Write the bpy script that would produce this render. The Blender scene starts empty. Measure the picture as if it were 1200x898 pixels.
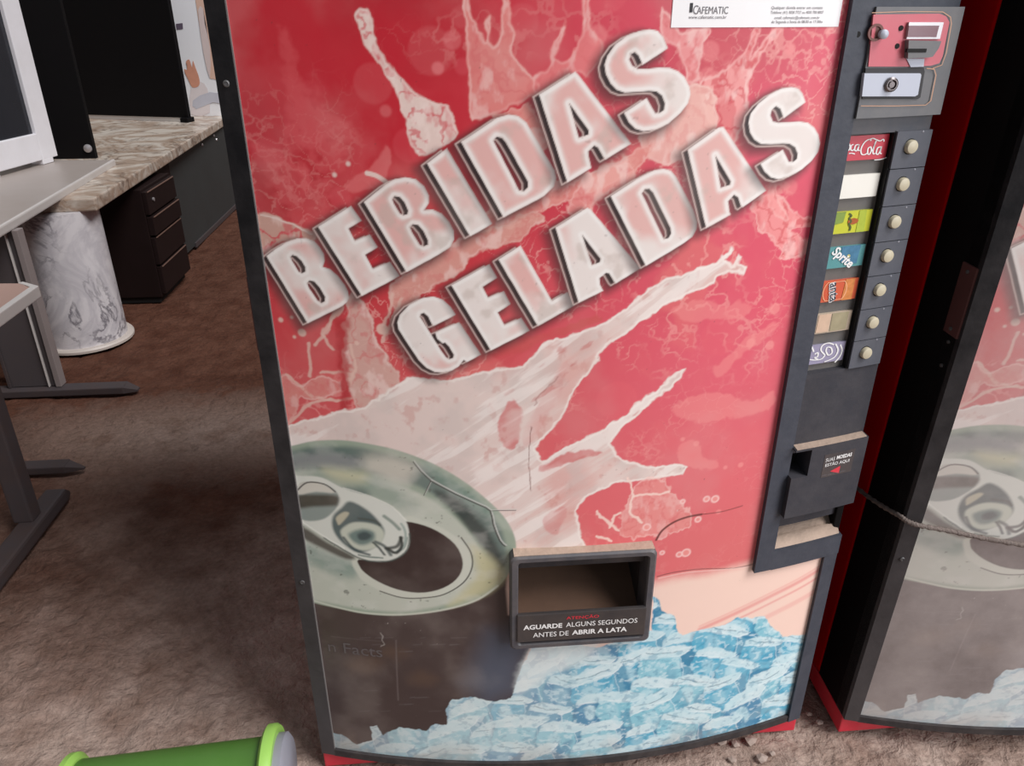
import bpy, bmesh, math, random
import numpy as np
from mathutils import Vector, Matrix

scene = bpy.context.scene
C = scene.collection

# ------------------------------------------------------------------ camera
CAM = np.array([0.27298, -1.04232, 1.31873])
YAW, PITCH, ROLL, F = 0.08746, 0.45176, -0.00089, 900.0
_fw = np.array([math.sin(YAW)*math.cos(PITCH), math.cos(YAW)*math.cos(PITCH), -math.sin(PITCH)])
_r0 = np.array([math.cos(YAW), -math.sin(YAW), 0.0])
_u0 = np.cross(_r0, _fw)
_rt = _r0*math.cos(ROLL) + _u0*math.sin(ROLL)
_up = -_r0*math.sin(ROLL) + _u0*math.cos(ROLL)
cd = bpy.data.cameras.new('camera')
cd.sensor_fit = 'HORIZONTAL'; cd.sensor_width = 36.0; cd.lens = F/1200*36.0
cd.clip_start = 0.02
cam = bpy.data.objects.new('camera', cd); C.objects.link(cam)
cam.matrix_world = Matrix(((_rt[0], _up[0], -_fw[0], CAM[0]), (_rt[1], _up[1], -_fw[1], CAM[1]),
                           (_rt[2], _up[2], -_fw[2], CAM[2]), (0, 0, 0, 1)))
scene.camera = cam

# ------------------------------------------------------------------ light
w = bpy.data.worlds.new('daylight'); scene.world = w; w.use_nodes = True
bg = w.node_tree.nodes['Background']
bg.inputs[0].default_value = (0.86, 0.92, 1.0, 1); bg.inputs[1].default_value = 0.33

def area(name, loc, target, sx, sy, energy, col):
    l = bpy.data.lights.new(name, 'AREA'); l.shape = 'RECTANGLE'; l.size = sx; l.size_y = sy
    l.energy = energy; l.color = col
    o = bpy.data.objects.new(name, l); C.objects.link(o); o.location = loc
    o.rotation_euler = (Vector(target)-Vector(loc)).to_track_quat('-Z', 'Y').to_euler()
    return o
area('panel_fill', (3.5, -2.7, 1.9), (0.5, 0.0, 0.8), 2.4, 2.2, 92, (0.96, 0.97, 1.0))  # unseen soft fill, added to brighten the machine's front from the right

sl = bpy.data.lights.new('hazy_sun', 'SUN'); sl.energy = 2.85; sl.angle = math.radians(26); sl.color = (1.0, 0.985, 0.985)
sun = bpy.data.objects.new('hazy_sun', sl); C.objects.link(sun); sun.location = (2.5, -1.6, 4.0)
sun.rotation_euler = Vector((-0.51, 0.34, -0.79)).to_track_quat('-Z', 'Y').to_euler()

vs = scene.view_settings
vs.view_transform = 'Standard'; vs.look = 'None'; vs.gamma = 1.0; vs.use_curve_mapping = False
vs.exposure = 0.0

# ------------------------------------------------------------------ measuring helpers
W = 0.94; BOW = 0.07                      # machine width, bulge of its curved door
def bow_y(x): return -BOW*(1-((2*x-W)/W)**2)
def ray(px, py):
    d = _fw*F + _rt*(px-600) - _up*(py-449)
    return d/np.linalg.norm(d)
def S(px, py, off=0.0):
    """a photo point measured on the curved door face -> (x, z) in the machine's own frame"""
    d = ray(px, py); t = -CAM[1]/d[1]
    for _ in range(30):
        P = CAM+t*d; t += (bow_y(P[0])-off-P[1])/d[1]
    P = CAM+t*d
    return P[0], P[2]
def SP(pts, off=0.0): return [S(p[0], p[1], off) for p in pts]

# ------------------------------------------------------------------ materials
def lin(c):
    return tuple(((v/255)/12.92 if v/255 <= 0.04045 else ((v/255+0.055)/1.055)**2.4) for v in c)
MATS = {}
def mat(name, rgb, rough=0.5, metal=0.0, var=0.12, scale=14.0, bump=0.0, bscale=90.0, dust=0.0, dust_rgb=(150, 128, 112),
        dscale=9.0, spec=0.5, low_dust=0.0):
    """plain procedural surface: colour with noise variation, optional dust film and fine relief"""
    if name in MATS: return MATS[name]
    m = bpy.data.materials.new(name); m.use_nodes = True; nt = m.node_tree; N = nt.nodes; L = nt.links
    b = N['Principled BSDF']; b.inputs['Metallic'].default_value = metal
    b.inputs['Specular IOR Level'].default_value = spec
    tc = N.new('ShaderNodeTexCoord')
    n = N.new('ShaderNodeTexNoise'); n.inputs['Scale'].default_value = scale; n.inputs['Detail'].default_value = 6
    L.new(tc.outputs['Object'], n.inputs['Vector'])
    c = lin(rgb)
    mx = N.new('ShaderNodeMix'); mx.data_type = 'RGBA'
    mx.inputs['A'].default_value = (*[v*(1-var) for v in c], 1); mx.inputs['B'].default_value = (*[min(1, v*(1+var)) for v in c], 1)
    L.new(n.outputs['Fac'], mx.inputs['Factor']); out = mx.outputs['Result']
    if dust > 0:
        n2 = N.new('ShaderNodeTexNoise'); n2.inputs['Scale'].default_value = dscale; n2.inputs['Detail'].default_value = 9
        n2.inputs['Roughness'].default_value = 0.7
        L.new(tc.outputs['Object'], n2.inputs['Vector'])
        r = N.new('ShaderNodeMapRange'); r.inputs['From Min'].default_value = 0.38; r.inputs['From Max'].default_value = 0.72
        r.inputs['To Max'].default_value = dust
        L.new(n2.outputs['Fac'], r.inputs['Value'])
        m2 = N.new('ShaderNodeMix'); m2.data_type = 'RGBA'; m2.inputs['B'].default_value = (*lin(dust_rgb), 1)
        L.new(r.outputs['Result'], m2.inputs['Factor']); L.new(out, m2.inputs['A']); out = m2.outputs['Result']
    if low_dust > 0:                      # splash-back dirt, more of it near the ground
        sz = N.new('ShaderNodeSeparateXYZ'); L.new(tc.outputs['Object'], sz.inputs[0])
        q = N.new('ShaderNodeMath'); q.operation = 'MULTIPLY_ADD'; q.inputs[1].default_value = -0.7; L.new(n.outputs['Fac'], q.inputs[0]); L.new(sz.outputs['Z'], q.inputs[2])
        r3 = N.new('ShaderNodeMapRange'); r3.inputs['From Min'].default_value = -0.35; r3.inputs['From Max'].default_value = 0.75
        r3.inputs['To Min'].default_value = low_dust; r3.inputs['To Max'].default_value = 0
        L.new(q.outputs[0], r3.inputs['Value'])
        m3 = N.new('ShaderNodeMix'); m3.data_type = 'RGBA'; m3.inputs['B'].default_value = (*lin(dust_rgb), 1)
        L.new(r3.outputs['Result'], m3.inputs['Factor']); L.new(out, m3.inputs['A']); out = m3.outputs['Result']
    L.new(out, b.inputs['Base Color'])
    rr = N.new('ShaderNodeMapRange'); rr.inputs['To Min'].default_value = max(0.03, rough-0.08); rr.inputs['To Max'].default_value = min(1, rough+0.1)
    L.new(n.outputs['Fac'], rr.inputs['Value']); L.new(rr.outputs['Result'], b.inputs['Roughness'])
    if bump > 0:
        nb = N.new('ShaderNodeTexNoise'); nb.inputs['Scale'].default_value = bscale; nb.inputs['Detail'].default_value = 5
        L.new(tc.outputs['Object'], nb.inputs['Vector'])
        bp = N.new('ShaderNodeBump'); bp.inputs['Strength'].default_value = bump; bp.inputs['Distance'].default_value = 0.004
        L.new(nb.outputs['Fac'], bp.inputs['Height']); L.new(bp.outputs['Normal'], b.inputs['Normal'])
    MATS[name] = m
    return m

def print_mat(name, dust=0.05, dust_rgb=(170, 150, 138), rough=0.34, fade=0.0):
    """printed vinyl: the ink is stored per point of the sheet, with a dust film over it"""
    m = bpy.data.materials.new(name); m.use_nodes = True; nt = m.node_tree; N = nt.nodes; L = nt.links
    b = N['Principled BSDF']
    a = N.new('ShaderNodeVertexColor'); a.layer_name = 'ink'
    tc = N.new('ShaderNodeTexCoord')
    n = N.new('ShaderNodeTexNoise'); n.inputs['Scale'].default_value = 7; n.inputs['Detail'].default_value = 10; n.inputs['Roughness'].default_value = 0.65
    L.new(tc.outputs['Object'], n.inputs['Vector'])
    r = N.new('ShaderNodeMapRange'); r.inputs['From Min'].default_value = 0.35; r.inputs['From Max'].default_value = 0.75
    r.inputs['To Min'].default_value = fade; r.inputs['To Max'].default_value = fade+dust
    L.new(n.outputs['Fac'], r.inputs['Value'])
    mx = N.new('ShaderNodeMix'); mx.data_type = 'RGBA'; mx.inputs['B'].default_value = (*lin(dust_rgb), 1)
    L.new(r.outputs['Result'], mx.inputs['Factor']); L.new(a.outputs['Color'], mx.inputs['A'])
    L.new(mx.outputs['Result'], b.inputs['Base Color'])
    rr = N.new('ShaderNodeMapRange'); rr.inputs['To Min'].default_value = rough-0.06; rr.inputs['To Max'].default_value = rough+0.16
    L.new(n.outputs['Fac'], rr.inputs['Value']); L.new(rr.outputs['Result'], b.inputs['Roughness'])
    nb = N.new('ShaderNodeTexNoise'); nb.inputs['Scale'].default_value = 22; nb.inputs['Detail'].default_value = 4
    L.new(tc.outputs['Object'], nb.inputs['Vector'])
    bp = N.new('ShaderNodeBump'); bp.inputs['Strength'].default_value = 0.06; bp.inputs['Distance'].default_value = 0.004
    L.new(nb.outputs['Fac'], bp.inputs['Height']); L.new(bp.outputs['Normal'], b.inputs['Normal'])
    return m

def marble_mat(name, base, vein, tint, tintamt, scale=5.0):
    m = bpy.data.materials.new(name); m.use_nodes = True; nt = m.node_tree; N = nt.nodes; L = nt.links
    b = N['Principled BSDF']; b.inputs['Roughness'].default_value = 0.32
    tc = N.new('ShaderNodeTexCoord')
    def ns(s, d, rough, dist=0.0):
        n = N.new('ShaderNodeTexNoise'); n.inputs['Scale'].default_value = s; n.inputs['Detail'].default_value = d
        n.inputs['Roughness'].default_value = rough; n.inputs['Distortion'].default_value = dist
        L.new(tc.outputs['Object'], n.inputs['Vector']); return n
    def veins(n, width):
        s = N.new('ShaderNodeMath'); s.operation = 'SUBTRACT'; s.inputs[1].default_value = 0.5; L.new(n.outputs['Fac'], s.inputs[0])
        ab = N.new('ShaderNodeMath'); ab.operation = 'ABSOLUTE'; L.new(s.outputs[0], ab.inputs[0])
        r = N.new('ShaderNodeMapRange'); r.inputs['From Max'].default_value = width; r.inputs['To Min'].default_value = 1; r.inputs['To Max'].default_value = 0
        L.new(ab.outputs[0], r.inputs['Value']); return r
    v1 = veins(ns(scale, 9, 0.62, 0.9), 0.035)
    v2 = veins(ns(scale*0.55, 7, 0.6, 1.4), 0.09)
    gate = N.new('ShaderNodeMapRange'); gate.inputs['From Min'].default_value = 0.36; gate.inputs['From Max'].default_value = 0.56
    L.new(ns(scale*0.7, 3, 0.5).outputs['Fac'], gate.inputs['Value'])
    mu = N.new('ShaderNodeMath'); mu.operation = 'MULTIPLY'; L.new(v1.outputs['Result'], mu.inputs[0]); L.new(gate.outputs['Result'], mu.inputs[1])
    mt = N.new('ShaderNodeMix'); mt.data_type = 'RGBA'; mt.inputs['A'].default_value = (*lin(base), 1); mt.inputs['B'].default_value = (*lin(tint), 1)
    m3 = N.new('ShaderNodeMath'); m3.operation = 'MULTIPLY'; m3.inputs[1].default_value = tintamt; L.new(v2.outputs['Result'], m3.inputs[0])
    L.new(m3.outputs[0], mt.inputs['Factor'])
    mx = N.new('ShaderNodeMix'); mx.data_type = 'RGBA'; mx.inputs['B'].default_value = (*lin(vein), 1)
    m4 = N.new('ShaderNodeMath'); m4.operation = 'MULTIPLY'; m4.inputs[1].default_value = 0.85; L.new(mu.outputs[0], m4.inputs[0])
    L.new(mt.outputs['Result'], mx.inputs['A']); L.new(m4.outputs[0], mx.inputs['Factor'])
    L.new(mx.outputs['Result'], b.inputs['Base Color'])
    MATS[name] = m
    return m

def floor_mat():
    m = bpy.data.materials.new('rough_concrete'); m.use_nodes = True; nt = m.node_tree; N = nt.nodes; L = nt.links
    b = N['Principled BSDF']; b.inputs['Specular IOR Level'].default_value = 0.2
    tc = N.new('ShaderNodeTexCoord')
    def ns(s, d, rough=0.6, dist=0.0):
        n = N.new('ShaderNodeTexNoise'); n.inputs['Scale'].default_value = s; n.inputs['Detail'].default_value = d
        n.inputs['Roughness'].default_value = rough; n.inputs['Distortion'].default_value = dist
        L.new(tc.outputs['Object'], n.inputs['Vector']); return n
    big = ns(1.3, 6, 0.6); mid = ns(9, 8, 0.65); fine = ns(70, 6, 0.7)
    # red soil trodden in towards the back of the shed, grey cement near the front
    sx = N.new('ShaderNodeSeparateXYZ'); L.new(tc.outputs['Object'], sx.inputs[0])
    ad = N.new('ShaderNodeMath'); ad.operation = 'MULTIPLY_ADD'; ad.inputs[1].default_value = 1.9; L.new(big.outputs['Fac'], ad.inputs[0]); L.new(sx.outputs['Y'], ad.inputs[2])
    soil = N.new('ShaderNodeMapRange'); soil.inputs['From Min'].default_value = 1.08; soil.inputs['From Max'].default_value = 1.95
    L.new(ad.outputs[0], soil.inputs['Value'])
    # sunlit band past the machine's shadow, painted in as paler, speckled cement
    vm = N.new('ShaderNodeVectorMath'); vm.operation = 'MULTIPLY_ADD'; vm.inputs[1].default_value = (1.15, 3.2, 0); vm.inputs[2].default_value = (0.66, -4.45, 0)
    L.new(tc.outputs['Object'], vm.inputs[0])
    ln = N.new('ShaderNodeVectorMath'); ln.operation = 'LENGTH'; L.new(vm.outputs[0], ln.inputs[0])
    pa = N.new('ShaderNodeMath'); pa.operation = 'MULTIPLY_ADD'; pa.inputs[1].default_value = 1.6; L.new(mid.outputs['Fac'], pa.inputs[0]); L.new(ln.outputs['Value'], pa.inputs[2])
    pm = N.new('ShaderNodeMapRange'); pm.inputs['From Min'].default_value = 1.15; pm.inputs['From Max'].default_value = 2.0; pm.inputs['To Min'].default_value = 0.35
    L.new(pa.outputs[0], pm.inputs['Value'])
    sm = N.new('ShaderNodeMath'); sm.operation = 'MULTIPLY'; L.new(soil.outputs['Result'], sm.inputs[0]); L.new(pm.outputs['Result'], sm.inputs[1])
    c1 = N.new('ShaderNodeMix'); c1.data_type = 'RGBA'; c1.inputs['A'].default_value = (*lin((142, 118, 105)), 1); c1.inputs['B'].default_value = (*lin((180, 159, 147)), 1)
    rm = N.new('ShaderNodeMapRange'); rm.inputs['From Min'].default_value = 0.35; rm.inputs['From Max'].default_value = 0.65
    L.new(mid.outputs['Fac'], rm.inputs['Value']); L.new(rm.outputs['Result'], c1.inputs['Factor'])
    c2 = N.new('ShaderNodeMix'); c2.data_type = 'RGBA'; c2.inputs['A'].default_value = (*lin((78, 45, 32)), 1); c2.inputs['B'].default_value = (*lin((100, 66, 52)), 1)
    L.new(rm.outputs['Result'], c2.inputs['Factor'])
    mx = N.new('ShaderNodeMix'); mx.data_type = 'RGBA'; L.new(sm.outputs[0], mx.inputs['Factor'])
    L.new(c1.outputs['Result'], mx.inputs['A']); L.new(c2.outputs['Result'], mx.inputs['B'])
    fr = N.new('ShaderNodeMapRange'); fr.inputs['From Min'].default_value = 0.3; fr.inputs['From Max'].default_value = 0.7
    fr.inputs['To Min'].default_value = 0.72; fr.inputs['To Max'].default_value = 1.15
    L.new(fine.outputs['Fac'], fr.inputs['Value'])
    mm = N.new('ShaderNodeMix'); mm.data_type = 'RGBA'; mm.blend_type = 'MULTIPLY'; mm.inputs['Factor'].default_value = 1
    L.new(mx.outputs['Result'], mm.inputs['A']); L.new(fr.outputs['Result'], mm.inputs['B'])
    L.new(mm.outputs['Result'], b.inputs['Base Color']); b.inputs['Roughness'].default_value = 0.9
    bp = N.new('ShaderNodeBump'); bp.inputs['Strength'].default_value = 0.55; bp.inputs['Distance'].default_value = 0.006
    L.new(fine.outputs['Fac'], bp.inputs['Height'])
    bp2 = N.new('ShaderNodeBump'); bp2.inputs['Strength'].default_value = 1.0; bp2.inputs['Distance'].default_value = 0.02
    L.new(ns(26, 6, 0.6, 0.3).outputs['Fac'], bp2.inputs['Height']); L.new(bp.outputs['Normal'], bp2.inputs['Normal'])
    L.new(bp2.outputs['Normal'], b.inputs['Normal'])
    return m

# ------------------------------------------------------------------ mesh helpers
def put(name, me, m, parent=None, smooth=False):
    if m is not None: me.materials.append(m)
    if smooth: me.polygons.foreach_set('use_smooth', np.ones(len(me.polygons), dtype=bool))
    o = bpy.data.objects.new(name, me); C.objects.link(o); o.parent = parent
    return o
def from_bm(name, bm, m, parent=None, smooth=False):
    me = bpy.data.meshes.new(name); bmesh.ops.recalc_face_normals(bm, faces=bm.faces); bm.to_mesh(me); bm.free()
    return put(name, me, m, parent, smooth)
def from_py(name, v, f, m, parent=None, smooth=False):
    me = bpy.data.meshes.new(name); me.from_pydata(v, [], f); me.update()
    return put(name, me, m, parent, smooth)
def add_box(bm, x0, x1, y0, y1, z0, z1, bev=0.0, seg=2, M=None):
    t = bmesh.new()
    vs_ = [t.verts.new(p) for p in ((x0, y0, z0), (x1, y0, z0), (x1, y1, z0), (x0, y1, z0), (x0, y0, z1), (x1, y0, z1), (x1, y1, z1), (x0, y1, z1))]
    for f in ((0, 3, 2, 1), (4, 5, 6, 7), (0, 1, 5, 4), (1, 2, 6, 5), (2, 3, 7, 6), (3, 0, 4, 7)): t.faces.new([vs_[i] for i in f])
    if bev > 0: bmesh.ops.bevel(t, geom=list(t.edges), offset=bev, segments=seg, profile=0.6, affect='EDGES')
    if M is not None: bmesh.ops.transform(t, matrix=M, verts=t.verts)
    me = bpy.data.meshes.new('t'); t.to_mesh(me); t.free(); bm.from_mesh(me); bpy.data.meshes.remove(me)
def box(name, x0, x1, y0, y1, z0, z1, m, parent=None, bev=0.002, M=None, seg=2):
    bm = bmesh.new(); add_box(bm, x0, x1, y0, y1, z0, z1, bev, seg, M); return from_bm(name, bm, m, parent)
def lathe(bm, prof, M, n=28):
    """prof: (radius, height) pairs turned round local z, placed by M"""
    rings = []
    for r, h in prof:
        rings.append([bm.verts.new(M @ Vector((r*math.cos(2*math.pi*k/n), r*math.sin(2*math.pi*k/n), h))) for k in range(n)])
    for a, b in zip(rings, rings[1:]):
        for k in range(n): bm.faces.new((a[k], a[(k+1) % n], b[(k+1) % n], b[k]))
    bm.faces.new(rings[0][::-1]); bm.faces.new(rings[-1])
def turn(name, prof, M, m, parent=None, n=28, smooth=True):
    bm = bmesh.new(); lathe(bm, prof, M, n); o = from_bm(name, bm, m, parent)
    if smooth:
        for p in o.data.polygons: p.use_smooth = len(p.vertices) == 4
        o.data.set_sharp_from_angle(angle=math.radians(40))
    return o
def tube(name, pts, r, m, parent=None, n=10, rfun=None):
    bm = bmesh.new(); pts = [Vector(p) for p in pts]; rings = []
    for i, p in enumerate(pts):
        t = (pts[min(i+1, len(pts)-1)]-pts[max(i-1, 0)]).normalized()
        a = t.orthogonal().normalized() if i == 0 else (rings_a - t*rings_a.dot(t)).normalized()
        rings_a = a; b = t.cross(a); rr = r if rfun is None else rfun(i/(len(pts)-1))
        rings.append([bm.verts.new(p+(a*math.cos(2*math.pi*k/n)+b*math.sin(2*math.pi*k/n))*rr) for k in range(n)])
    for a, b in zip(rings, rings[1:]):
        for k in range(n): bm.faces.new((a[k], a[(k+1) % n], b[(k+1) % n], b[k]))
    bm.faces.new(rings[0][::-1]); bm.faces.new(rings[-1])
    return from_bm(name, bm, m, parent, True)
def spline(pts, k=6, closed=False):
    """Catmull-Rom through the points"""
    P = [np.array(p, float) for p in pts]; n = len(P); out = []
    rng = range(n) if closed else range(n-1)
    for i in rng:
        if closed: a, b, c, d = P[(i-1) % n], P[i], P[(i+1) % n], P[(i+2) % n]
        else: a, b, c, d = P[max(i-1, 0)], P[i], P[i+1], P[min(i+2, n-1)]
        for j in range(k):
            t = j/k
            out.append(0.5*((2*b)+(-a+c)*t+(2*a-5*b+4*c-d)*t*t+(-a+3*b-3*c+d)*t**3))
    if not closed: out.append(P[-1])
    return [tuple(p) for p in out]
def bowbox(name, x0, x1, z0, z1, front, back, m, parent=None, nx=None, bev=0.0015):
    """a slab that follows the door's bulge: front = how far it stands proud of the door face"""
    nx = nx or max(2, int((x1-x0)/0.025)+1); bm = bmesh.new(); cols = []
    for i in range(nx+1):
        x = x0+(x1-x0)*i/nx; yb = bow_y(x)
        cols.append([bm.verts.new((x, yb-front, z0)), bm.verts.new((x, yb-front, z1)), bm.verts.new((x, yb+back, z1)), bm.verts.new((x, yb+back, z0))])
    for a, b in zip(cols, cols[1:]):
        for k in range(4): bm.faces.new((a[k], b[k], b[(k+1) % 4], a[(k+1) % 4]))
    bm.faces.new(cols[0]); bm.faces.new(cols[-1][::-1])
    if bev > 0:
        eds = [e for e in bm.edges if len(e.link_faces) == 2 and e.calc_face_angle(0) > 0.7]
        bmesh.ops.bevel(bm, geom=eds, offset=bev, segments=2, profile=0.6, affect='EDGES')
    return from_bm(name, bm, m, parent)
def bowpoly(name, poly, front, back, m, parent=None):
    """a small plate of any outline (x, z) lying on the bulge"""
    bm = bmesh.new()
    a = [bm.verts.new((x, bow_y(x)-front, z)) for x, z in poly]; b = [bm.verts.new((x, bow_y(x)+back, z)) for x, z in poly]
    n = len(poly)
    bm.faces.new(a); bm.faces.new(b[::-1])
    for k in range(n): bm.faces.new((a[k], b[k], b[(k+1) % n], a[(k+1) % n]))
    bmesh.ops.triangulate(bm, faces=[f for f in bm.faces if len(f.verts) > 4])
    return from_bm(name, bm, m, parent)
def rrect(x0, x1, z0, z1, r, k=5):
    out = []
    for cx, cz, a0 in ((x1-r, z1-r, 0), (x0+r, z1-r, 90), (x0+r, z0+r, 180), (x1-r, z0+r, 270)):
        for j in range(k+1):
            a = math.radians(a0+90*j/k); out.append((cx+r*math.cos(a), cz+r*math.sin(a)))
    return out
def ribbon(name, lines, off, m, parent, wid):
    """strokes of a drawn mark, laid flat on the door face: lines of (x, z)"""
    v = []; f = []
    for li in lines:
        n = len(li); base = len(v)
        for i in range(n):
            p = np.array(li[i]); t = np.array(li[min(i+1, n-1)])-np.array(li[max(i-1, 0)]); t = t/(np.linalg.norm(t)+1e-9)
            nrm = np.array([-t[1], t[0]]); wd = wid*(0.55+0.45*abs(t[1]))
            for s in (-1, 1):
                q = p+nrm*s*wd/2; v.append((q[0], bow_y(q[0])-off, q[1]))
        for i in range(n-1): f.append((base+2*i, base+2*i+1, base+2*i+3, base+2*i+2))
    return from_py(name, v, f, m, parent)
def text_geo(s, size=1.0, bold=0.0, shear=0.0):
    cu = bpy.data.curves.new('t', 'FONT'); cu.body = s; cu.size = size; cu.offset = bold*size; cu.shear = shear
    cu.align_x = 'CENTER'; cu.align_y = 'CENTER'; cu.resolution_u = 3
    o = bpy.data.objects.new('t', cu); C.objects.link(o)
    me = bpy.data.meshes.new_from_object(o)
    v = [tuple(p.co[:2]) for p in me.vertices]; f = [tuple(p.vertices) for p in me.polygons]
    bpy.data.objects.remove(o); bpy.data.curves.remove(cu); bpy.data.meshes.remove(me)
    return v, f
def bow_text(name, s, cx, cz, width, height, off, m, parent, rot=0.0, bold=0.0, shear=0.0):
    """lettering centred at (cx, cz), stretched to width x height, on the bulge"""
    v, f = text_geo(s, 1.0, bold, shear)
    a = np.array(v); lo = a.min(0); hi = a.max(0); a = (a-(lo+hi)/2)/(hi-lo)*np.array([width, height])
    c_, s_ = math.cos(rot), math.sin(rot)
    out = [(cx+p[0]*c_-p[1]*s_, cz+p[0]*s_+p[1]*c_) for p in a]
    return from_py(name, [(x, bow_y(x)-off, z) for x, z in out], f, m, parent)
def empty(name, loc=(0, 0, 0), rot=(0, 0, 0)):
    o = bpy.data.objects.new(name, None); C.objects.link(o); o.location = loc; o.rotation_euler = rot; o.empty_display_size = 0.1
    return o
def tag(o, label=None, cat=None, group=None, kind=None):
    if label: o['label'] = label
    if cat: o['category'] = cat
    if group: o['group'] = group
    if kind: o['kind'] = kind
    return o
def copy_tree(o, parent=None):
    c = o.copy(); C.objects.link(c); c.parent = parent
    for ch in list(o.children): copy_tree(ch, c)
    return c

# ------------------------------------------------------------------ noise (numpy)
def _hash(ix, iy, seed):
    h = (ix.astype(np.int64)*374761393+iy.astype(np.int64)*668265263+seed*974711) & 0x7fffffff
    h = ((h ^ (h >> 13))*1274126177) & 0x7fffffff
    return ((h ^ (h >> 16)) & 0xffff)/65535.0
def vnoise(x, y, seed=0):
    ix = np.floor(x); iy = np.floor(y); fx = x-ix; fy = y-iy
    fx = fx*fx*(3-2*fx); fy = fy*fy*(3-2*fy)
    a = _hash(ix, iy, seed); b = _hash(ix+1, iy, seed); c = _hash(ix, iy+1, seed); d = _hash(ix+1, iy+1, seed)
    return (a*(1-fx)+b*fx)*(1-fy)+(c*(1-fx)+d*fx)*fy
def fbm(x, y, seed=0, oct=4, gain=0.5):
    s = np.zeros_like(x); a = 1.0; t = 0.0
    for o in range(oct):
        s += a*vnoise(x*2**o, y*2**o, seed+o*17); t += a; a *= gain
    return s/t
def ss(a, b, x):
    t = np.clip((x-a)/(b-a), 0, 1); return t*t*(3-2*t)
def worley(x, y, seed=0):
    ix = np.floor(x); iy = np.floor(y); f1 = np.full_like(x, 9.0); f2 = np.full_like(x, 9.0); cid = np.zeros_like(x); cx = np.zeros_like(x); cy = np.zeros_like(x)
    for dx in (-1, 0, 1):
        for dy in (-1, 0, 1):
            jx = ix+dx; jy = iy+dy
            px = jx+0.15+0.7*_hash(jx, jy, seed); py = jy+0.15+0.7*_hash(jx, jy, seed+5)
            d = np.maximum(np.abs(px-x)+0.25*np.abs(py-y), np.abs(py-y)+0.25*np.abs(px-x)); h = _hash(jx, jy, seed+9)
            near = d < f1
            f2 = np.where(near, f1, np.minimum(f2, d)); cid = np.where(near, h, cid)
            cx = np.where(near, x-px, cx); cy = np.where(near, y-py, cy); f1 = np.where(near, d, f1)
    return f1, f2, cid, cx, cy

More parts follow.
